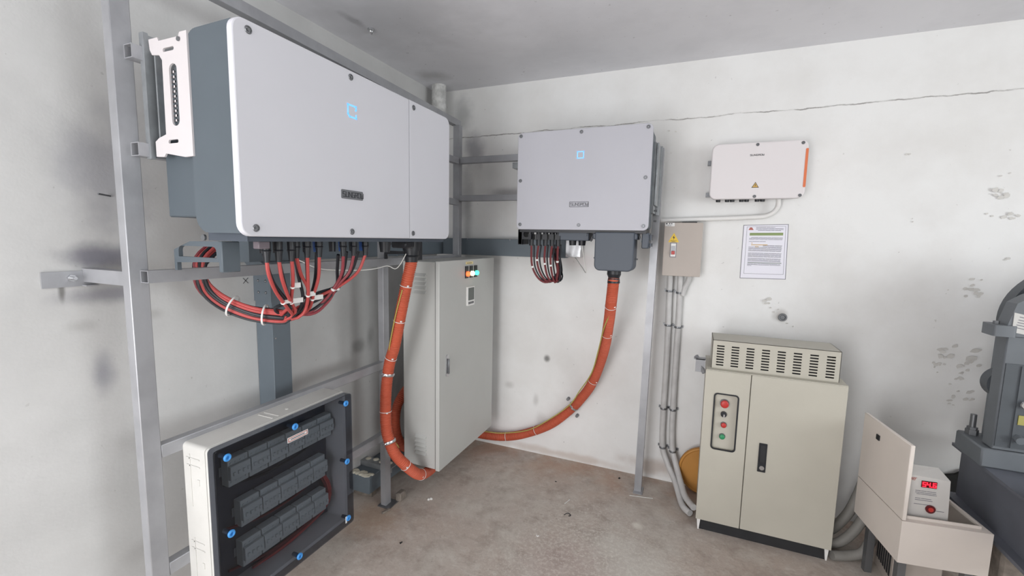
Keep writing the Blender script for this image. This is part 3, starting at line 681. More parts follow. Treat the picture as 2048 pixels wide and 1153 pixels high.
# breakers: three rails of six
def breaker_mesh():
    m = MB().box(.2885, .325, -.0375, .0375, -.05, .05, .002).box(.325, .340, -.0375, .0375, -.024, .028, .002)
    for k in range(4):
        y = -.027+k*.018
        m.box(.340, .347, y-.004, y+.004, -.006, .006).cyl((.325, y, .034), (.328, y, .034), .004, n=8).cyl((.325, y, -.034), (.328, y, -.034), .004, n=8)
    return m
proto = None
for r_, (zc, y0, nb) in enumerate(((.662, -1.803, 6), (.49, -1.765, 5), (.335, -1.765, 5))):
    MB().box(.281, .288, y0-.045, y0+.0785*(nb-1)+.04, zc-.017, zc+.017).build('mounting_rail', CHROME, bb)
    for k in range(nb):
        if proto is None:
            proto = breaker_mesh(); proto.bm.verts.ensure_lookup_table()
            me_o = proto.build('circuit_breaker', BREAK, bb); pm = me_o.data
            base = me_o; base.location = Vector((0, y0, zc)); 
            base.data.transform(Matrix.Translation(Vector((bb.location.x, bb.location.y, bb.location.z))))
            base.location = Vector((0, y0, zc))-Vector(bb.location)
        else:
            o = bpy.data.objects.new('circuit_breaker', pm); COL.objects.link(o); o.parent = bb; o.location = Vector((0, y0+k*.0785, zc))-Vector(bb.location)
for r_, z in enumerate((.585, .42, .26)):
    MB().tube([(.30, -1.84, z+.03), (.305, -1.7, z), (.31, -1.55, z+.005), (.305, -1.43, z+.03)], .005, 6, .03).build('inner_cable', BLK if r_ == 0 else DRED, bb)
for k in range(3):
    MB().tube([(.31, -1.44+k*.008, .46), (.315, -1.41+k*.01, .40), (.315, -1.40+k*.01, .33), (.31, -1.44+k*.01, .275), (.305, -1.6, .25-k*.006), (.30, -1.75, .24)], .006, 6, .03).build('inner_cable', RED if k else DRED, bb)

# ================================================================== SMALL INVERTER
i2 = thing('solar_inverter', 'smaller silver-fronted solar inverter with grey junction box on the back wall frame', 'inverter', (1.19, -.36, 1.544))
c2 = MB().rrect('y', .838, 1.541, 1.544, 2.061, -.496, -.512, .026, 6, rim=.003).build('cover', COVER2, i2)
for x, z in ((.856, 2.043), (1.188, 2.043), (1.518, 2.043), (.857, 1.807), (1.516, 1.803), (.860, 1.571), (1.19, 1.570), (1.518, 1.567)): screw(x, -.512, z, 'y', c2, .0075)
MB().rrect('y', .846, 1.534, 1.55, 2.055, -.497, -.30, .022, 4).build('body', GREYBODY, i2)
mb = MB().strokes([[(1, -.1), (1, 1), (-1, 1), (-1, -1), (1, -1), (1, -.35)]], (1.187, -.5123, 1.928), (1, 0, 0), (0, 0, 1), .016, .0045)
mb.build('lit_badge', L_BLUE, c2, label='glowing blue square badge')
n2 = MB().plate('y', [(1.137, 1.663), (1.239, 1.663), (1.239, 1.69), (1.137, 1.69)], [[(1.139, 1.665), (1.237, 1.665), (1.237, 1.688), (1.139, 1.688)]], -.512, -.5132).build('name_plate', INKD, c2, label='thin frame round the word SUNGROW')
word(MB(), 'SUNGROW', (1.143, -.5122, 1.6705), (1, 0, 0), (0, 0, 1), .013, .0019, ratio=1.1, gap=.28).build('lettering', INKD, n2)
MB().box(1.10, 1.30, -.3, -.215, 1.65, 2.0).box(1.53, 1.545, -.36, -.225, 1.64, 2.0).box(.84, .85, -.33, -.225, 1.7, 1.99).build('mounting_plate', GALV, i2)
MB().box(1.546, 1.556, -.345, -.205, 1.68, 2.0, .002).box(1.546, 1.565, -.22, -.205, 1.635, 2.005).build('side_bracket', GALV, i2)
for z in (1.655, 1.60): MB().cyl((1.545, -.30, z), (1.56, -.30, z), .005, n=8).build('bracket_bolt', DARKMETAL, i2)
MB().box(.85, 1.53, -.49, -.33, 1.53, 1.551).build('connector_plate', BLACK, i2)
MB().plate('y', [(.833, 1.46), (.833, 1.545), (.91, 1.545), (.91, 1.49), (.858, 1.49), (.858, 1.46)], [rr_pts(.866, .90, 1.502, 1.536, .014, 4)], -.47, -.455).box(.833, .858, -.47, -.36, 1.46, 1.545, .003).build('foot', BLACK, i2)
MB().box(1.508, 1.542, -.465, -.35, 1.455, 1.535, .004).box(1.54, 1.553, -.44, -.36, 1.497, 1.525).box(1.54, 1.553, -.44, -.36, 1.465, 1.482).build('foot', DKGREY, i2)
CX = [.896, .939, .98, 1.019, 1.054]
for x in CX:
    MB().cyl((x, -.42, 1.455), (x, -.42, 1.535), .0125, .015, 12).box(x-.014, x+.014, -.438, -.40, 1.49, 1.52).build('cable_connector', BLACK, i2)
MB().box(1.075, 1.235, -.46, -.36, 1.488, 1.532, .004).box(1.07, 1.225, -.465, -.44, 1.512, 1.534).build('wiring_box', DKGREY, i2)
for x in (1.135, 1.187): MB().cyl((x, -.41, 1.462), (x, -.41, 1.49), .018, .021, 14).build('wiring_gland', BLACK, i2)
jb = MB().rrect('y', 1.276, 1.476, 1.335, 1.535, -.38, -.50, .03, 6, (0, 0, 1, 1), rim=.006).build('junction_box', DKGREY, i2)
MB().box(1.262, 1.488, -.49, -.37, 1.498, 1.53, .004).build('box_collar', DKGREY, jb)
for x, s_ in ((1.265, -1), (1.487, 1)):
    MB().tube([(x, -.45, 1.53), (x+s_*.012, -.46, 1.51), (x+s_*.018, -.46, 1.485)], .004, 6).build('box_latch', DARKMETAL, jb)
    MB().cyl((x-s_*.012, -.44, 1.40), (x+s_*.004, -.44, 1.398), .004, n=8).build('box_screw', DARKMETAL, jb)
MB().cyl((1.374, -.45, 1.315), (1.374, -.45, 1.34), .036, n=18).cyl((1.374, -.45, 1.295), (1.374, -.45, 1.317), .028, .037, 18).cyl((1.374, -.45, 1.270), (1.374, -.45, 1.297), .033, .030, 18).build('cable_gland', BLACK, jb)
C2 = [[(.896, -.42, 1.459), (.895, -.4, 1.344), (.924, -.38, 1.272), (.964, -.36, 1.243), (1.003, -.34, 1.258), (1.035, -.32, 1.30), (1.0, -.24, 1.38), (.95, -.1, 1.43)],
      [(.939, -.42, 1.46), (.925, -.4, 1.374), (.938, -.38, 1.301), (.973, -.36, 1.252), (1.011, -.34, 1.273), (1.03, -.31, 1.32), (.99, -.22, 1.39), (.94, -.1, 1.43)],
      [(.98, -.42, 1.461), (.97, -.4, 1.376), (.981, -.38, 1.289), (1.003, -.36, 1.251), (1.023, -.34, 1.274), (1.02, -.29, 1.33), (.97, -.2, 1.39), (.93, -.1, 1.43)],
      [(1.019, -.42, 1.462), (1.006, -.4, 1.377), (1.011, -.38, 1.296), (1.024, -.36, 1.246), (1.035, -.34, 1.275), (1.012, -.3, 1.344), (.96, -.2, 1.40), (.925, -.1, 1.43)],
      [(1.054, -.42, 1.463), (1.047, -.4, 1.379), (1.044, -.38, 1.306), (1.033, -.36, 1.253), (1.045, -.335, 1.28), (1.0, -.28, 1.36), (.95, -.19, 1.41), (.915, -.1, 1.43)]]
ORD = ['leftmost', 'second from the left', 'middle', 'fourth from the left', 'rightmost']
for i, P in enumerate(C2):
    c = MB().tube(P, .0062, 8).build('solar_cable', DRED, None, 'dark red cable under the smaller inverter, %s of five' % ORD[i], 'cable', 'dark red cables of the smaller inverter')
    pts = catmull(P, .01); k = (12, 8, 10, 11, 9)[i]
    MB().ring(pts[k], pts[k+1]-pts[k-1], .0058, .003, 12, 6, 2.).build('paper_tag', PVC, c)
    P2 = [(Vector(p)+Vector((.012, .012, 0))) for p in P]
    MB().tube(P2, .0048, 8).build('solar_cable', BLK, None, 'black cable behind the %s dark red one, smaller inverter' % ORD[i], 'cable', 'black cables of the smaller inverter')
MB().tube([(1.187, -.41, 1.465), (1.197, -.40, 1.40), (1.208, -.38, 1.314), (1.16, -.28, 1.335), (1.08, -.12, 1.378), (1.05, -.05, 1.381)], .0028, 6).build('signal_wire', WIRE, None, 'thin white wire looping below the smaller inverter to the duct end', 'wire')

# ================================================================== COMBINER BOX ON BACK WALL
cm = thing('communication_box', 'white rounded wall box with orange edge strip on the back wall', 'box', (2.03, -.06, 1.727))
MB().rrect('y', 1.822, 2.245, 1.732, 2.010, -.005, -.108, .03, 5).build('body', WHITE, cm)
cc = MB().rrect('y', 1.812, 2.254, 1.725, 2.016, -.104, -.13, .034, 6, rim=.006).build('cover', WHITE, cm)
MB().rrect('y', 2.243, 2.2545, 1.78, 1.972, -.112, -.1315, .004, 3).build('orange_strip', ORSTRIP, cc)
for x, z in ((2.027, 2.003), (2.229, 2.0), (2.03, 1.738), (2.234, 1.74)): screw(x, -.13, z, 'y', cc, .006)
word(MB(), 'SUNGROW', (1.996, -.1303, 1.9465), (1, 0, 0), (0, 0, 1), .0078, .0014, ratio=1.3, gap=.3).build('lettering', INKD, cc)
def warn(parent, x, y, z, s_, border, fill):
    t = MB().prism('y', [(x-s_*.58, z-s_*.45), (x+s_*.58, z-s_*.45), (x, z+s_*.55)], y, y-.0006).build('warning_triangle', border, parent, label='yellow high-voltage warning triangle')
    MB().prism('y', [(x-s_*.44, z-s_*.36), (x+s_*.44, z-s_*.36), (x, z+s_*.40)], y-.0006, y-.0009).build('triangle_field', fill, t)
    MB().prism('y', [(x+s_*.05, z+s_*.24), (x-s_*.11, z-s_*.04), (x-s_*.01, z-s_*.04), (x-s_*.06, z-s_*.29), (x+s_*.11, z+s_*.05), (x+s_*.01, z+s_*.05)], y-.0009, y-.0012).build('lightning_bolt', INKD, t)
    return t
warn(cc, 2.030, -.13, 1.796, .03, INKD, YELINK)
for z in (1.935, 1.76):
    MB().box(1.795, 1.825, -.03, -.001, z-.012, z+.012).cyl((1.806, -.03, z), (1.806, -.037, z), .006, n=6).build('mounting_ear', DARKMETAL, cm)
for x in (1.86, 1.905, 1.93, 1.975, 2.0, 2.05, 2.075): MB().cyl((x, -.07, 1.715), (x, -.07, 1.733), .011, .013, 12).build('cable_gland', BLACK, cm)
MB().tube([(2.151, -.055, 1.735), (2.153, -.045, 1.694), (2.136, -.035, 1.661), (2.098, -.03, 1.64), (2.026, -.03, 1.634), (1.774, -.03, 1.623), (1.56, -.03, 1.6145)], .0125, 12).build('conduit', PVC, None, 'white plastic conduit bending down from the white wall box to the left', 'conduit')

# ================================================================== SWITCH BOX AND ITS CONDUITS
sw = thing('switch_box', 'small beige metal switch box with yellow warning sticker on the back wall', 'box', (1.69, -.05, 1.298))
MB().box(1.594, 1.788, -.085, -.001, 1.30, 1.598, .002).build('body', BEIGE2, sw)
sd = MB().rrect('y', 1.589, 1.793, 1.297, 1.601, -.086, -.1, .003, 2, rim=.002).build('door', BEIGE2, sw)
MB().box(1.68, 1.76, -.06, -.005, 1.601, 1.608).build('top_grommet', BLACK, sw)
st = MB().prism('y', [(1.613, 1.490), (1.672, 1.490), (1.6425, 1.543)], -.1, -.1006).build('warning_sticker', YELLOW, sd, label='yellow triangular high-voltage sticker')
MB().prism('y', [(1.645, 1.53), (1.636, 1.515), (1.642, 1.515), (1.640, 1.503), (1.649, 1.519), (1.643, 1.519)], -.1006, -.1009).build('lightning_bolt', INKD, st)
textlines(MB(), (1.627, -.1006, 1.498), (1, 0, 0), (0, 0, 1), [(0, 0, .032), (-.0045, .006, .026)], .03, .002).build('printed_text', INKD, st)
sl = MB().prism('y', [(1.592, 1.580), (1.643, 1.580), (1.643, 1.600), (1.592, 1.600)], -.1, -.1005).build('paper_label', PVC, sd)
MB().prism('y', [(1.596, 1.591), (1.604, 1.591), (1.604, 1.598), (1.596, 1.598)], -.1005, -.1008).prism('y', [(1.613, 1.592), (1.619, 1.592), (1.619, 1.598), (1.613, 1.598)], -.1005, -.1008).prism('y', [(1.624, 1.592), (1.630, 1.592), (1.630, 1.598), (1.624, 1.598)], -.1005, -.1008).build('label_mark', INKD, sl)
textlines(MB(), (1.596, -.1005, 1.5865), (1, 0, 0), (0, 0, 1), [(0, .01, .038), (-.004, 0, .03)], .04, .0018).build('printed_text', INK, sl)
bk = MB().plate('y', [(1.626, 1.404), (1.660, 1.404), (1.660, 1.487), (1.626, 1.487)], [[(1.629, 1.407), (1.657, 1.407), (1.657, 1.484), (1.629, 1.484)]], -.1, -.1015).prism('y', [(1.629, 1.407), (1.657, 1.407), (1.657, 1.484), (1.629, 1.484)], -.1, -.1008).build('breaker_frame', INK, sd)
MB().box(1.6295, 1.6565, -.104, -.1005, 1.408, 1.483).build('breaker_face', PVC, bk)
MB().box(1.633, 1.653, -.108, -.1035, 1.42, 1.468).build('breaker_body', DARKMETAL, bk)
MB().box(1.634, 1.652, -.117, -.107, 1.42, 1.440, .002).build('breaker_toggle', REDB, bk)
PI = [([(1.632, -.05, 1.305), (1.633, -.04, 1.15), (1.637, -.035, .983), (1.64, -.035, .722), (1.639, -.035, .471), (1.645, -.035, .249), (1.679, -.06, .154), (1.732, -.12, .075), (1.763, -.2, .030), (1.785, -.28, .022), (1.822, -.33, .022)], 'left of the pair below the beige switch box', (1.2, .99, .478, .23)),
      ([(1.687, -.05, 1.305), (1.691, -.04, 1.154), (1.692, -.035, .989), (1.691, -.035, .729), (1.693, -.035, .481), (1.7, -.04, .262), (1.731, -.08, .16), (1.766, -.15, .085), (1.79, -.22, .055), (1.815, -.28, .055), (1.838, -.33, .060)], 'right of the pair below the beige switch box', (1.198, .989, .478, .227))]
for P, w_, zs in PI:
    root = MB().tube(P, .0175, 12).build('conduit', GPVC, None, 'grey plastic conduit, %s' % w_, 'conduit', 'conduits below the switch box')
    pts = catmull(P, .01)
    for z in zs:
        p = min(pts, key=lambda q: abs(q.z-z))
        MB().ring(p, (0, 0, 1), .0185, .003, 18, 6, 2.2).box(p.x-.03, p.x-.017, -.012, -.001, p.z-.006, p.z+.006).box(p.x+.017, p.x+.03, -.012, -.001, p.z-.006, p.z+.006).build('saddle_clamp', DARKMETAL, root)
MB().tube([(1.738, -.05, 1.305), (1.732, -.05, 1.27), (1.715, -.047, 1.225), (1.705, -.05, 1.18)], .0155, 12).build('conduit', GPVC, None, 'short grey conduit stub joining from the right under the switch box', 'conduit')
# notice sheet
nt_ = thing('notice_sheet', 'printed paper notice with green heading taped to the back wall', 'notice', (2.11, -.001, 1.297))
MB().prism('y', [(2.004, 1.298), (2.222, 1.302), (2.214, 1.596), (2.003, 1.590)], -.0006, -.0014).build('sheet', PAPER, nt_)
MB().plate('y', [(2.001, 1.295), (2.225, 1.299), (2.217, 1.599), (2.0, 1.593)], [[(2.004, 1.298), (2.222, 1.302), (2.214, 1.596), (2.003, 1.590)]], -.0003, -.0012).build('taped_edge', INK, nt_)
MB().plate('y', [(2.019, 1.322), (2.212, 1.325), (2.205, 1.588), (2.018, 1.584)], [[(2.0205, 1.3235), (2.2105, 1.3265), (2.2035, 1.5865), (2.0195, 1.5825)]], -.0014, -.0016).build('printed_border', INK, nt_)
MB().prism('y', [(2.034, 1.535), (2.195, 1.538), (2.195, 1.553), (2.034, 1.550)], -.0014, -.0017).build('green_heading', GREENINK, nt_)
MB().prism('y', [(2.034, 1.383), (2.198, 1.3845), (2.198, 1.3885), (2.034, 1.387)], -.0014, -.0017).build('printed_rule', OLIVE, nt_)
MB().prism('y', [(2.026, 1.566), (2.052, 1.566), (2.043, 1.58), (2.034, 1.58)], -.0014, -.0017).build('printed_logo', REDINK, nt_)
rows = [(.284, .06, .15), (.278, .06, .19), (.272, .06, .19), (.267, .07, .18)]+[(.228-.0052*k, .03 if k else .04, .19) for k in range(3)]+[(.206, .03, .11)]+[(.185-.0052*k, .10 if k < 2 else .03, .19) for k in range(7)]+[(.142-.0052*k, .03, .19) for k in range(5)]+[(.112-.0052*k, .03, .19) for k in range(4)]+[(.082-.0048*k, .03, .19 if k < 2 else .05) for k in range(3)]
textlines(MB(), (2.004, -.0014, 1.297), (1, 0, 0), (0, 0, 1), rows, .18, .0022, seed=9).build('printed_text', INK, nt_)
MB().prism('y', [(2.045, 1.482), (2.125, 1.483), (2.125, 1.487), (2.045, 1.486)], -.0014, -.0017).prism('y', [(2.065, 1.473), (2.083, 1.473), (2.083, 1.476), (2.065, 1.476)], -.0014, -.0017).prism('y', [(2.045, 1.492), (2.052, 1.492), (2.052, 1.495), (2.045, 1.495)], -.0014, -.0017).build('highlighted_text', YELINK, nt_)

# ================================================================== BEIGE CONTROL CABINET
bc = thing('control_cabinet', 'beige floor control cabinet with push buttons and vented top box by the back wall', 'cabinet', (2.143, -.28, 0))
X0, X1, YF, YB_ = 1.848, 2.438, -.43, -.13
MB().box(X0+.004, X1-.004, YF+.02, YB_, .06, .856, .003).build('body', BEIGE, bc)
MB().box(X0+.012, X1-.012, YF+.018, YB_, 0, .06).build('plinth', BLACKP, bc)
rec = rr_pts(1.896, 2.002, .457, .744, .014, 5)
ld = MB().plate('y', [(X0, .062), (2.049, .062), (2.049, .857), (X0, .857)], [rec], YF+.019, YF).build('left_door', BEIGE, bc)
MB().prism('y', rec, YF+.0195, YF+.0175).build('button_panel', BEIGE, ld)
MB().plate('y', rr_pts(1.892, 2.006, .453, .748, .018, 5), [rr_pts(1.899, 1.999, .460, .741, .012, 5)], YF+.004, YF-.0025).build('black_gasket', BLACK, ld)
def button(x, z, r, m_, dep, lab):
    b_ = MB().cyl((x, YF+.018, z), (x, YF+.010, z), r*1.15, n=18).build('button_collar', DARKMETAL, ld)
    MB().cyl((x, YF+.012, z), (x, YF+.012-dep, z), r, n=18).dome((x, YF+.012-dep, z), 'y', r, -.004, 18).build('push_button', m_, b_, label=lab)
button(1.943, .694, .0185, REDB, .018, 'large red mushroom button')
button(1.946, .583, .0125, REDB, .010, 'small red push button'); button(1.943, .522, .0125, GREENB, .010, 'green push button')
kb = MB().cyl((1.943, YF+.018, .638), (1.943, YF+.005, .638), .014, n=18).build('key_switch', BLACK, ld)
MB().box(1.941, 1.948, YF-.004, YF+.006, .626, .642).build('switch_key', CHROME, kb)
rd = MB().rrect('y', 2.053, X1, .062, .857, YF+.019, YF, .003, 2, rim=.0015).build('right_door', BEIGE, bc)
lk = MB().rrect('y', 2.107, 2.142, .382, .527, YF, YF-.004, .002, 2).build('lock_plate', BLACK, rd)
MB().box(2.112, 2.137, YF-.007, YF-.003, .43, .518, .002).build('lock_lever', BLACKP, lk)
MB().cyl((2.125, YF-.003, .404), (2.125, YF-.008, .404), .011, n=14).build('lock_barrel', CHROME, lk)
for x in (X0+.004, X1-.026):
    MB().prism('y', [(x, .075), (x+.020, .075), (x+.014, .002), (x+.008, .002)], YF+.0175, YF+.008).build('white_foot', PVC, bc)
# vent box on top
vb = MB()
VX0, VX1, VY0, VY1, VZ0, VZ1 = 1.872, 2.412, -.385, -.19, .857, 1.005
cols = [1.893+k*(2.391-1.893-.034)/7 for k in range(8)]; rowsz = [.876+k*.0138 for k in range(8)]
us = [VX0]+[u for c in cols for u in (c, c+.034)]+[VX1]; vz = [VZ0]+[v for r_ in rowsz for v in (r_, r_+.0068)]+[VZ1]
def panel(m, axis, us, vs, a0, a1, hole):
    f = AX[axis]
    for i in range(len(us)-1):
        for j in range(len(vs)-1):
            if hole(i, j): continue
            q = [(us[i], vs[j]), (us[i+1], vs[j]), (us[i+1], vs[j+1]), (us[i], vs[j+1])]
            m.prism(axis, q, a0, a1)
    return m
panel(vb, 'y', us, vz, VY0, VY0+.002, lambda i, j: i % 2 == 1 and j % 2 == 1)
vb.box(VX0, VX1, VY0, VY1, VZ1-.002, VZ1)
vb.box(VX0, VX1, VY1-.002, VY1, VZ0, VZ1); vb.box(VX1-.002, VX1, VY0, VY1, VZ0, VZ1)
uy = [VY0]+[u for k in range(6) for u in (VY0+.014+k*.029, VY0+.030+k*.029)]+[VY1]
panel(vb, 'x', uy, vz, VX0, VX0+.002, lambda i, j: i % 2 == 1 and j % 2 == 1)
vb = vb.build('vent_box', BEIGE, bc, smooth=False)
MB().box(VX0+.03, VX1-.03, VY0+.02, VY1-.02, VZ0, VZ1-.02).build('vent_inside', BLACKP, vb)
MB().box(X0+.002, X1, VY0-.04, YB_, .8565, .8605).build('top_plate', BEIGE, bc)
MB().box(1.80, 1.847, -.24, -.236, .79, .862).box(1.79, 1.85, -.24, -.19, .858, .862).bar((1.846, -.25, .79), (1.80, -.20, .87), .012, .02).build('lifting_bracket', STEEL, bc)
# orange-brown lid leaning behind it
ldm = MB(); cx, cz, R = 1.889, .146, .144
ldm.cyl((cx, -.055, cz), (cx, -.072, cz), R, n=40).ring((cx, -.072, cz), (0, 1, 0), R-.008, .008, 40, 8)
ldm.build('round_lid', WOOD, None, 'round orange-brown lid leaning between the wall and the beige cabinet', 'lid')

# ================================================================== PIPE STUB, BOLT, WALL HOLE
MB().cyl((.098, -.13, 2.26), (.098, -.13, 2.507), .048, n=24).ring((.098, -.13, 2.262), (0, 0, 1), .044, .006, 24).build('ceiling_pipe', mat('chipped_white_pipe', '#d4d4d2', .6, noise=.35, nscale=22), None, 'chipped white pipe coming down from the ceiling in the corner', 'pipe')
MB().ring((.223, -.951, 2.495), (1, .4, 0), .012, .004, 14, 6).cyl((.223, -.951, 2.497), (.223, -.951, 2.508), .016, n=8).build('ceiling_hook', CHROME, None, 'small metal hook stub in the ceiling above the large inverter', 'hook')
MB().ring((2.226, -.006, 1.09), (0, 1, 0), .017, .005, 16, 6).cyl((2.226, -.001, 1.09), (2.226, -.005, 1.09), .015).build('pipe_stub', DARKMETAL, None, 'cut rusty pipe end in the back wall above the beige cabinet', 'pipe')
MB().tube([(.02, -2.0, 1.607), (.003, -1.96, 1.604)], .003, 6, smooth=False).build('wall_nail', DARKMETAL, None, 'nail in the left wall left of the frame post', 'nail')

# ================================================================== LOW TRUNKING AT THE LEFT CORNER
fd = thing('floor_trunking', 'grey steel trunking on the floor at the foot of the frame with dried foam', 'duct', (.1, -.5, 0))
MB().box(.002, .145, -.93, -.02, .035, .135, .002).build('trunk', DUCTGREY, fd)
MB().box(.01, .135, -.9, -.86, .0, .035).box(.01, .135, -.3, -.26, .0, .035).build('support_block', CONC, fd)
q = MB(); rnd = random.Random(5)
for k in range(24):
    q.dome((.015+.0052*k, -.905+rnd.uniform(-.012, .012), .134), 'z', rnd.uniform(.012, .02), .004+rnd.random()*.005, 9)
q.build('foam_bead', FOAM, fd)
sa = thing('steel_angle', 'short galvanised steel angle lying across the floor trunking behind the post', 'angle bar', (.15, -.80, .136))
MB().box(.0, .225, -.83, -.78, .160, .166).box(.0, .225, -.836, -.83, .136, .166).build('angle', GALV, sa)
for k in range(4): MB().dome((.03+.05*k, -.80+.008*(k % 2), .166), 'z', .018, .005, 9).build('foam_blob', FOAM, sa)
MB().box(.28, .318, -.875, -.82, .0, .05, .006).build('concrete_block', CONC, None, 'broken concrete lump beside the frame post foot', 'rubble')

# ================================================================== CREAM BOX WITH DISPLAY UNIT
ang = .145
wbx = thing('open_box', 'cream metal box standing open with hinged lid raised beside the beige cabinet', 'box', (2.578, -.703, .245), rotz=ang)
BW, BD, BH = .292, .345, .175
m_ = MB()
m_.box(0, BW, 0, .003, 0, BH).box(0, BW, BD-.003, BD, 0, BH).box(0, .003, .003, BD-.003, 0, BH).box(BW-.003, BW, .003, BD-.003, 0, BH).box(.003, BW-.003, .003, BD-.003, 0, .003)
m_.build('body', CREAM, wbx)
MB().plate('z', [(.001, .001), (BW-.001, .001), (BW-.001, BD-.001), (.001, BD-.001)], [[(.022, .028), (BW-.026, .028), (BW-.026, BD-.028), (.022, BD-.028)]], BH-.0035, BH+.0005).box(.022, BW-.024, .024, .028, BH-.004, BH+.012).box(BW-.026, BW-.023, .028, BD-.028, BH-.004, BH+.012).box(.022, BW-.024, BD-.03, BD-.027, BH-.004, BH+.012).build('rim', CREAM, wbx)
lidm = MB().box(-.001, .014, 0, BD, BH+.003, BH+.31, .002).build('lid', CREAM, wbx)
MB().box(-.006, -.001, .205, .228, BH+.235, BH+.258, .001).build('lid_lock', BLACK, lidm)
for x, y in ((.03, .27), (.03, .045), (.25, .27), (.25, .045)):
    MB().box(x, x+.028, y, y+.028, -.245, 0).build('leg', DARKMETAL, wbx)
dv = thing('voltage_meter', 'grey meter unit with red 54.6 display standing inside the open cream box', 'meter', (0, 0, 0), rotz=ang)
dv.location = Vector((2.578, -.703, .245))+Matrix.Rotation(ang, 3, 'Z') @ Vector((.024, .046, .030))
DW, DH = .158, .31
md = MB()
z1 = .318; zb = .165
pts = [(0, 0, -.0265), (DW, 0, -.0265), (DW, .075, -.0265), (0, .075, -.0265), (-.002, .006, z1), (DW-.012, .006, z1-.010), (DW-.012, .08, z1+.008), (-.002, .08, z1+.012)]
md.faces(pts, [(0, 1, 2, 3), (4, 5, 6, 7), (0, 1, 5, 4), (1, 2, 6, 5), (2, 3, 7, 6), (3, 0, 4, 7)])
md.build('case', mat('meter_case_grey', '#c7c4c0', .5), dv)
def fy(z): return .006*z/z1-.0005
U = Vector((1, 0, 0)); V = Vector((0, .019, 1)).normalized()
ds = MB().box(.052, .102, fy(.28)-.003, fy(.28)+.002, .272, .298).build('display_window', PRED, dv)
word(MB(), '54.6', (.0555, fy(.285)-.0035, .2770), U, V, .016, .0032, ratio=.95, gap=.22).build('display_digits', L_SEG, ds, label='glowing red digits 54.6')
word(MB(), 'ART', (.008, fy(.29)-.0004, .296), U, Vector((.25, .019, 1)).normalized(), .010, .0018, gap=.15).build('printed_logo', REDINK, dv)
textlines(MB(), (.036, fy(.24)-.0004, .2), U, V, [(.055, 0, .07), (.048, 0, .07), (.042, .005, .07), (.024, .002, .055), (.017, .002, .06), (.0, .0, .05), (-.02, .075, .1)], .08, .0022, seed=2).build('printed_text', INK, dv)
rb = MB().cyl((.090, fy(.185)+.002, .185), (.090, fy(.185)-.004, .185), .0165, n=20).build('button_ring', PRED, dv)
MB().cyl((.090, fy(.185)-.003, .185), (.090, fy(.185)-.006, .185), .009, n=16).build('rocker_button', REDB, rb)
# things below the open box
vbx = thing('vented_box', 'beige perforated metal box on the floor under the open cream box', 'box', (2.70, -.42, 0))
MB().box(2.635, 2.80, -.52, -.33, 0, .215, .003).build('body', BEIGE2, vbx)
for k in range(7):
    MB().box(2.6325, 2.6352, -.50+.022*k, -.488+.022*k, .05, .18).build('vent_slot', BLACKP, vbx)
for i, P in enumerate(([(2.43, -.22, .03), (2.48, -.24, .06), (2.54, -.24, .16), (2.58, -.22, .26), (2.62, -.16, .34)], [(2.44, -.32, .025), (2.50, -.31, .045), (2.56, -.29, .11), (2.61, -.26, .20)], [(2.45, -.40, .022), (2.52, -.37, .022), (2.58, -.36, .05), (2.62, -.33, .12)])):
    MB().tube(P, .022, 12).build('floor_conduit', mat('shaded_grey_conduit', '#8f8c87', .6, noise=.15), None, 'thick grey flexible conduit between cabinet and open box, ' + ('rearmost', 'middle', 'nearest')[i], 'conduit', 'conduits right of the beige cabinet')  # darker copy of the grey plastic, its shade put into the colour
rm = MB(); rnd = random.Random(8)
top = [(2.66+k*.03, .36+.03*math.sin(k*.55)+rnd.uniform(0, .02)) for k in range(15)]
rm.prism('y', [(2.66, .001)]+top+[(3.08, .001)], -.012, -.03).build('black_sheet', ROUGHBK, None, 'ragged black sheet standing against the back wall behind the open box', 'mat')  # thin black slab with a ragged top, added along the wall base

# ================================================================== TRACTION MACHINE
bm_ = thing('support_beam', 'grey steel support beam under the machine at the right edge', 'beam', (3.02, -1.2, 0))
MB().box(2.905, 3.3, -2.3, -.22, .588, .602).build('top_flange', BEAM, bm_)
MB().box(2.935, 2.95, -2.3, -.235, .365, .588).build('web', BEAM, bm_)
MB().box(2.90, 3.14, -2.3, -.22, .35, .365).build('bottom_flange', BEAM, bm_)
for y in (-.5, -2.1): MB().box(2.93, 3.12, y-.1, y+.1, 0, .35, .01).build('concrete_pier', CONC, bm_)
mc_ = thing('traction_machine', 'grey cast hoisting machine with round housing bolted on the beam at right edge', 'machine', (3.2, -.5, .602))
MB().box(2.89, 3.12, -.47, -.27, .602, .682, .006).build('mounting_foot', MACH, mc_)
MB().box(2.91, 3.12, -.95, -.72, .602, .682, .006).build('mounting_foot', MACH, mc_)
MB().cyl((2.925, -.31, .682), (2.925, -.31, .705), .022, n=6).cyl((2.925, -.31, .705), (2.925, -.31, .716), .018, n=6).cyl((2.925, -.31, .716), (2.925, -.31, .772), .011, n=12).build('anchor_bolt', DARKMETAL, mc_)
MB().box(2.918, 3.6, -.468, -.40, .684, 1.15, .004).build('pedestal', MACH, mc_)
MB().prism('y', [(2.924, .70), (3.58, .70), (3.58, 1.04), (2.924, 1.04)], -.4682, -.473).build('pedestal_panel', MACHD, mc_)
MB().box(2.968, 2.976, -.478, -.473, .70, 1.035).build('pedestal_rib', MACHD, mc_)
MB().box(2.957, 3.6, -.40, -.31, .682, 1.16).build('gear_core', MACH, mc_)
MB().rrect('z', 2.866, 2.935, -.49, -.40, 1.148, 1.192, .012, 4).build('case_lug', MACH, mc_)
MB().cyl((2.890, -.445, 1.192), (2.890, -.445, 1.204), .010, n=6).build('lug_bolt', DARKMETAL, mc_)
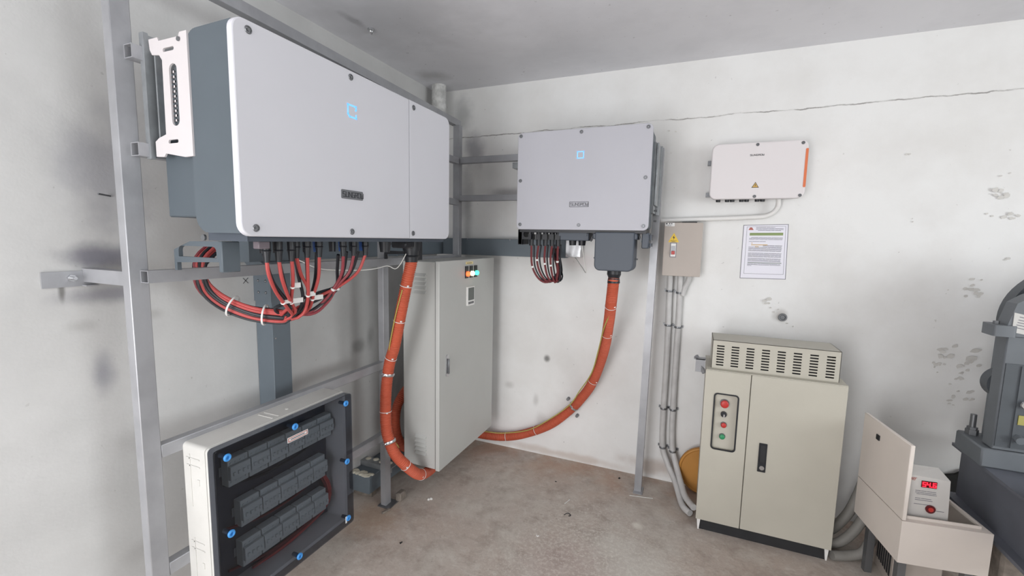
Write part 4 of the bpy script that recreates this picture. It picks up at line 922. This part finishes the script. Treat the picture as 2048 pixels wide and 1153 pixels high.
MB().prism('y', [(2.90, 1.15), (3.6, 1.15), (3.6, 1.36), (3.05, 1.36), (2.965, 1.31), (2.928, 1.28), (2.91, 1.20)], -.478, -.41).build('gear_case', MACH, mc_)
npm = MB().prism('y', [(2.922, 1.168), (3.02, 1.150), (3.02, 1.222), (2.922, 1.245)], -.478, -.481).build('rating_plate', BOXGREY, mc_, label='pale metal rating plate')
textlines(MB(), (2.927, -.481, 1.165), (.98, 0, -.19), (.19, 0, .98), [(.065, 0, .08), (.053, 0, .08), (.043, 0, .085), (.033, 0, .08), (.022, 0, .07)], .08, .003, seed=6).build('printed_text', INK, npm)
MB().cyl((3.19, -.36, 1.2), (3.19, -.30, 1.2), .234, n=56).cyl((3.19, -.365, 1.2), (3.19, -.36, 1.2), .2, .21, 56).build('round_housing', MACHD, mc_)
MB().cyl((2.982, -.38, .932), (2.982, -.33, .932), .064, n=32).build('side_drum', MACHD, mc_)
MB().ring((2.99, -.489, .885), (0, 1, 0), .012, .005, 16).cyl((2.99, -.472, .885), (2.99, -.491, .885), .010).build('drain_plug', CHROME, mc_)
MB().box(2.98, 3.03, -.477, -.473, .80, .838).build('yellow_tag', mat('faded_yellow_tag', '#a8a05c', .6), mc_)
MB().cyl((2.985, -.472, .745), (2.985, -.50, .742), .015, n=10).build('cover_bolt', MACH, mc_)

# ================================================================== FLOOR LITTER
LIT = [((.45, -.78), .011, CHIPM, 'white plaster crumb on the floor below the grey cabinet'), ((1.115, -.82), .006, CHIPM, 'small white crumb in the middle of the floor'), ((.523, -1.145), .006, ROUGHBK, 'small dark pebble on the floor near the breaker box'),
       ((1.40, -.09), .007, ROUGHBK, 'dark pebble on the floor left of the right frame post'), ((.60, -1.35), .004, CHIPM, 'tiny white crumb nearest the breaker box'), ((1.05, -.30), .004, ROUGHBK, 'tiny dark pebble by the back wall')]
rnd = random.Random(21)
for (x, y), r, mm, lb_ in LIT:
    q = MB()
    for k in range(3):
        a = rnd.random()*6
        q.dome((x+r*.7*math.cos(a), y+r*.7*math.sin(a), .0005), 'z', r*rnd.uniform(.6, .9), r*.8, 7)
    q.build('floor_crumb', mm, None, lb_, 'debris', 'crumbs on the floor')
MB().tube([(1.165, -.50, .0025), (1.18, -.45, .0025)], .0025, 6, smooth=False).build('wire_offcut', WIRE, None, 'short white wire offcut on the floor', 'debris')
MB().tube([(1.19, -.60, .002), (1.205, -.575, .002), (1.225, -.59, .002), (1.215, -.60, .002)], .002, 6).build('wire_offcut', BLK, None, 'curled dark wire offcut on the floor', 'debris')
MB().tube([(1.49, -.26, .002), (1.62, -.235, .002)], .0018, 6, smooth=False).build('wire_offcut', WIRE, None, 'thin pale stick lying at the foot of the right post', 'debris')
MB().bar((.29, -1.0, .006), (.305, -.955, .006), .012, .01).build('metal_offcut', CONC, None, 'small brown chip beside the left frame post foot', 'debris')
for o in LOCALS: del o['_loc']
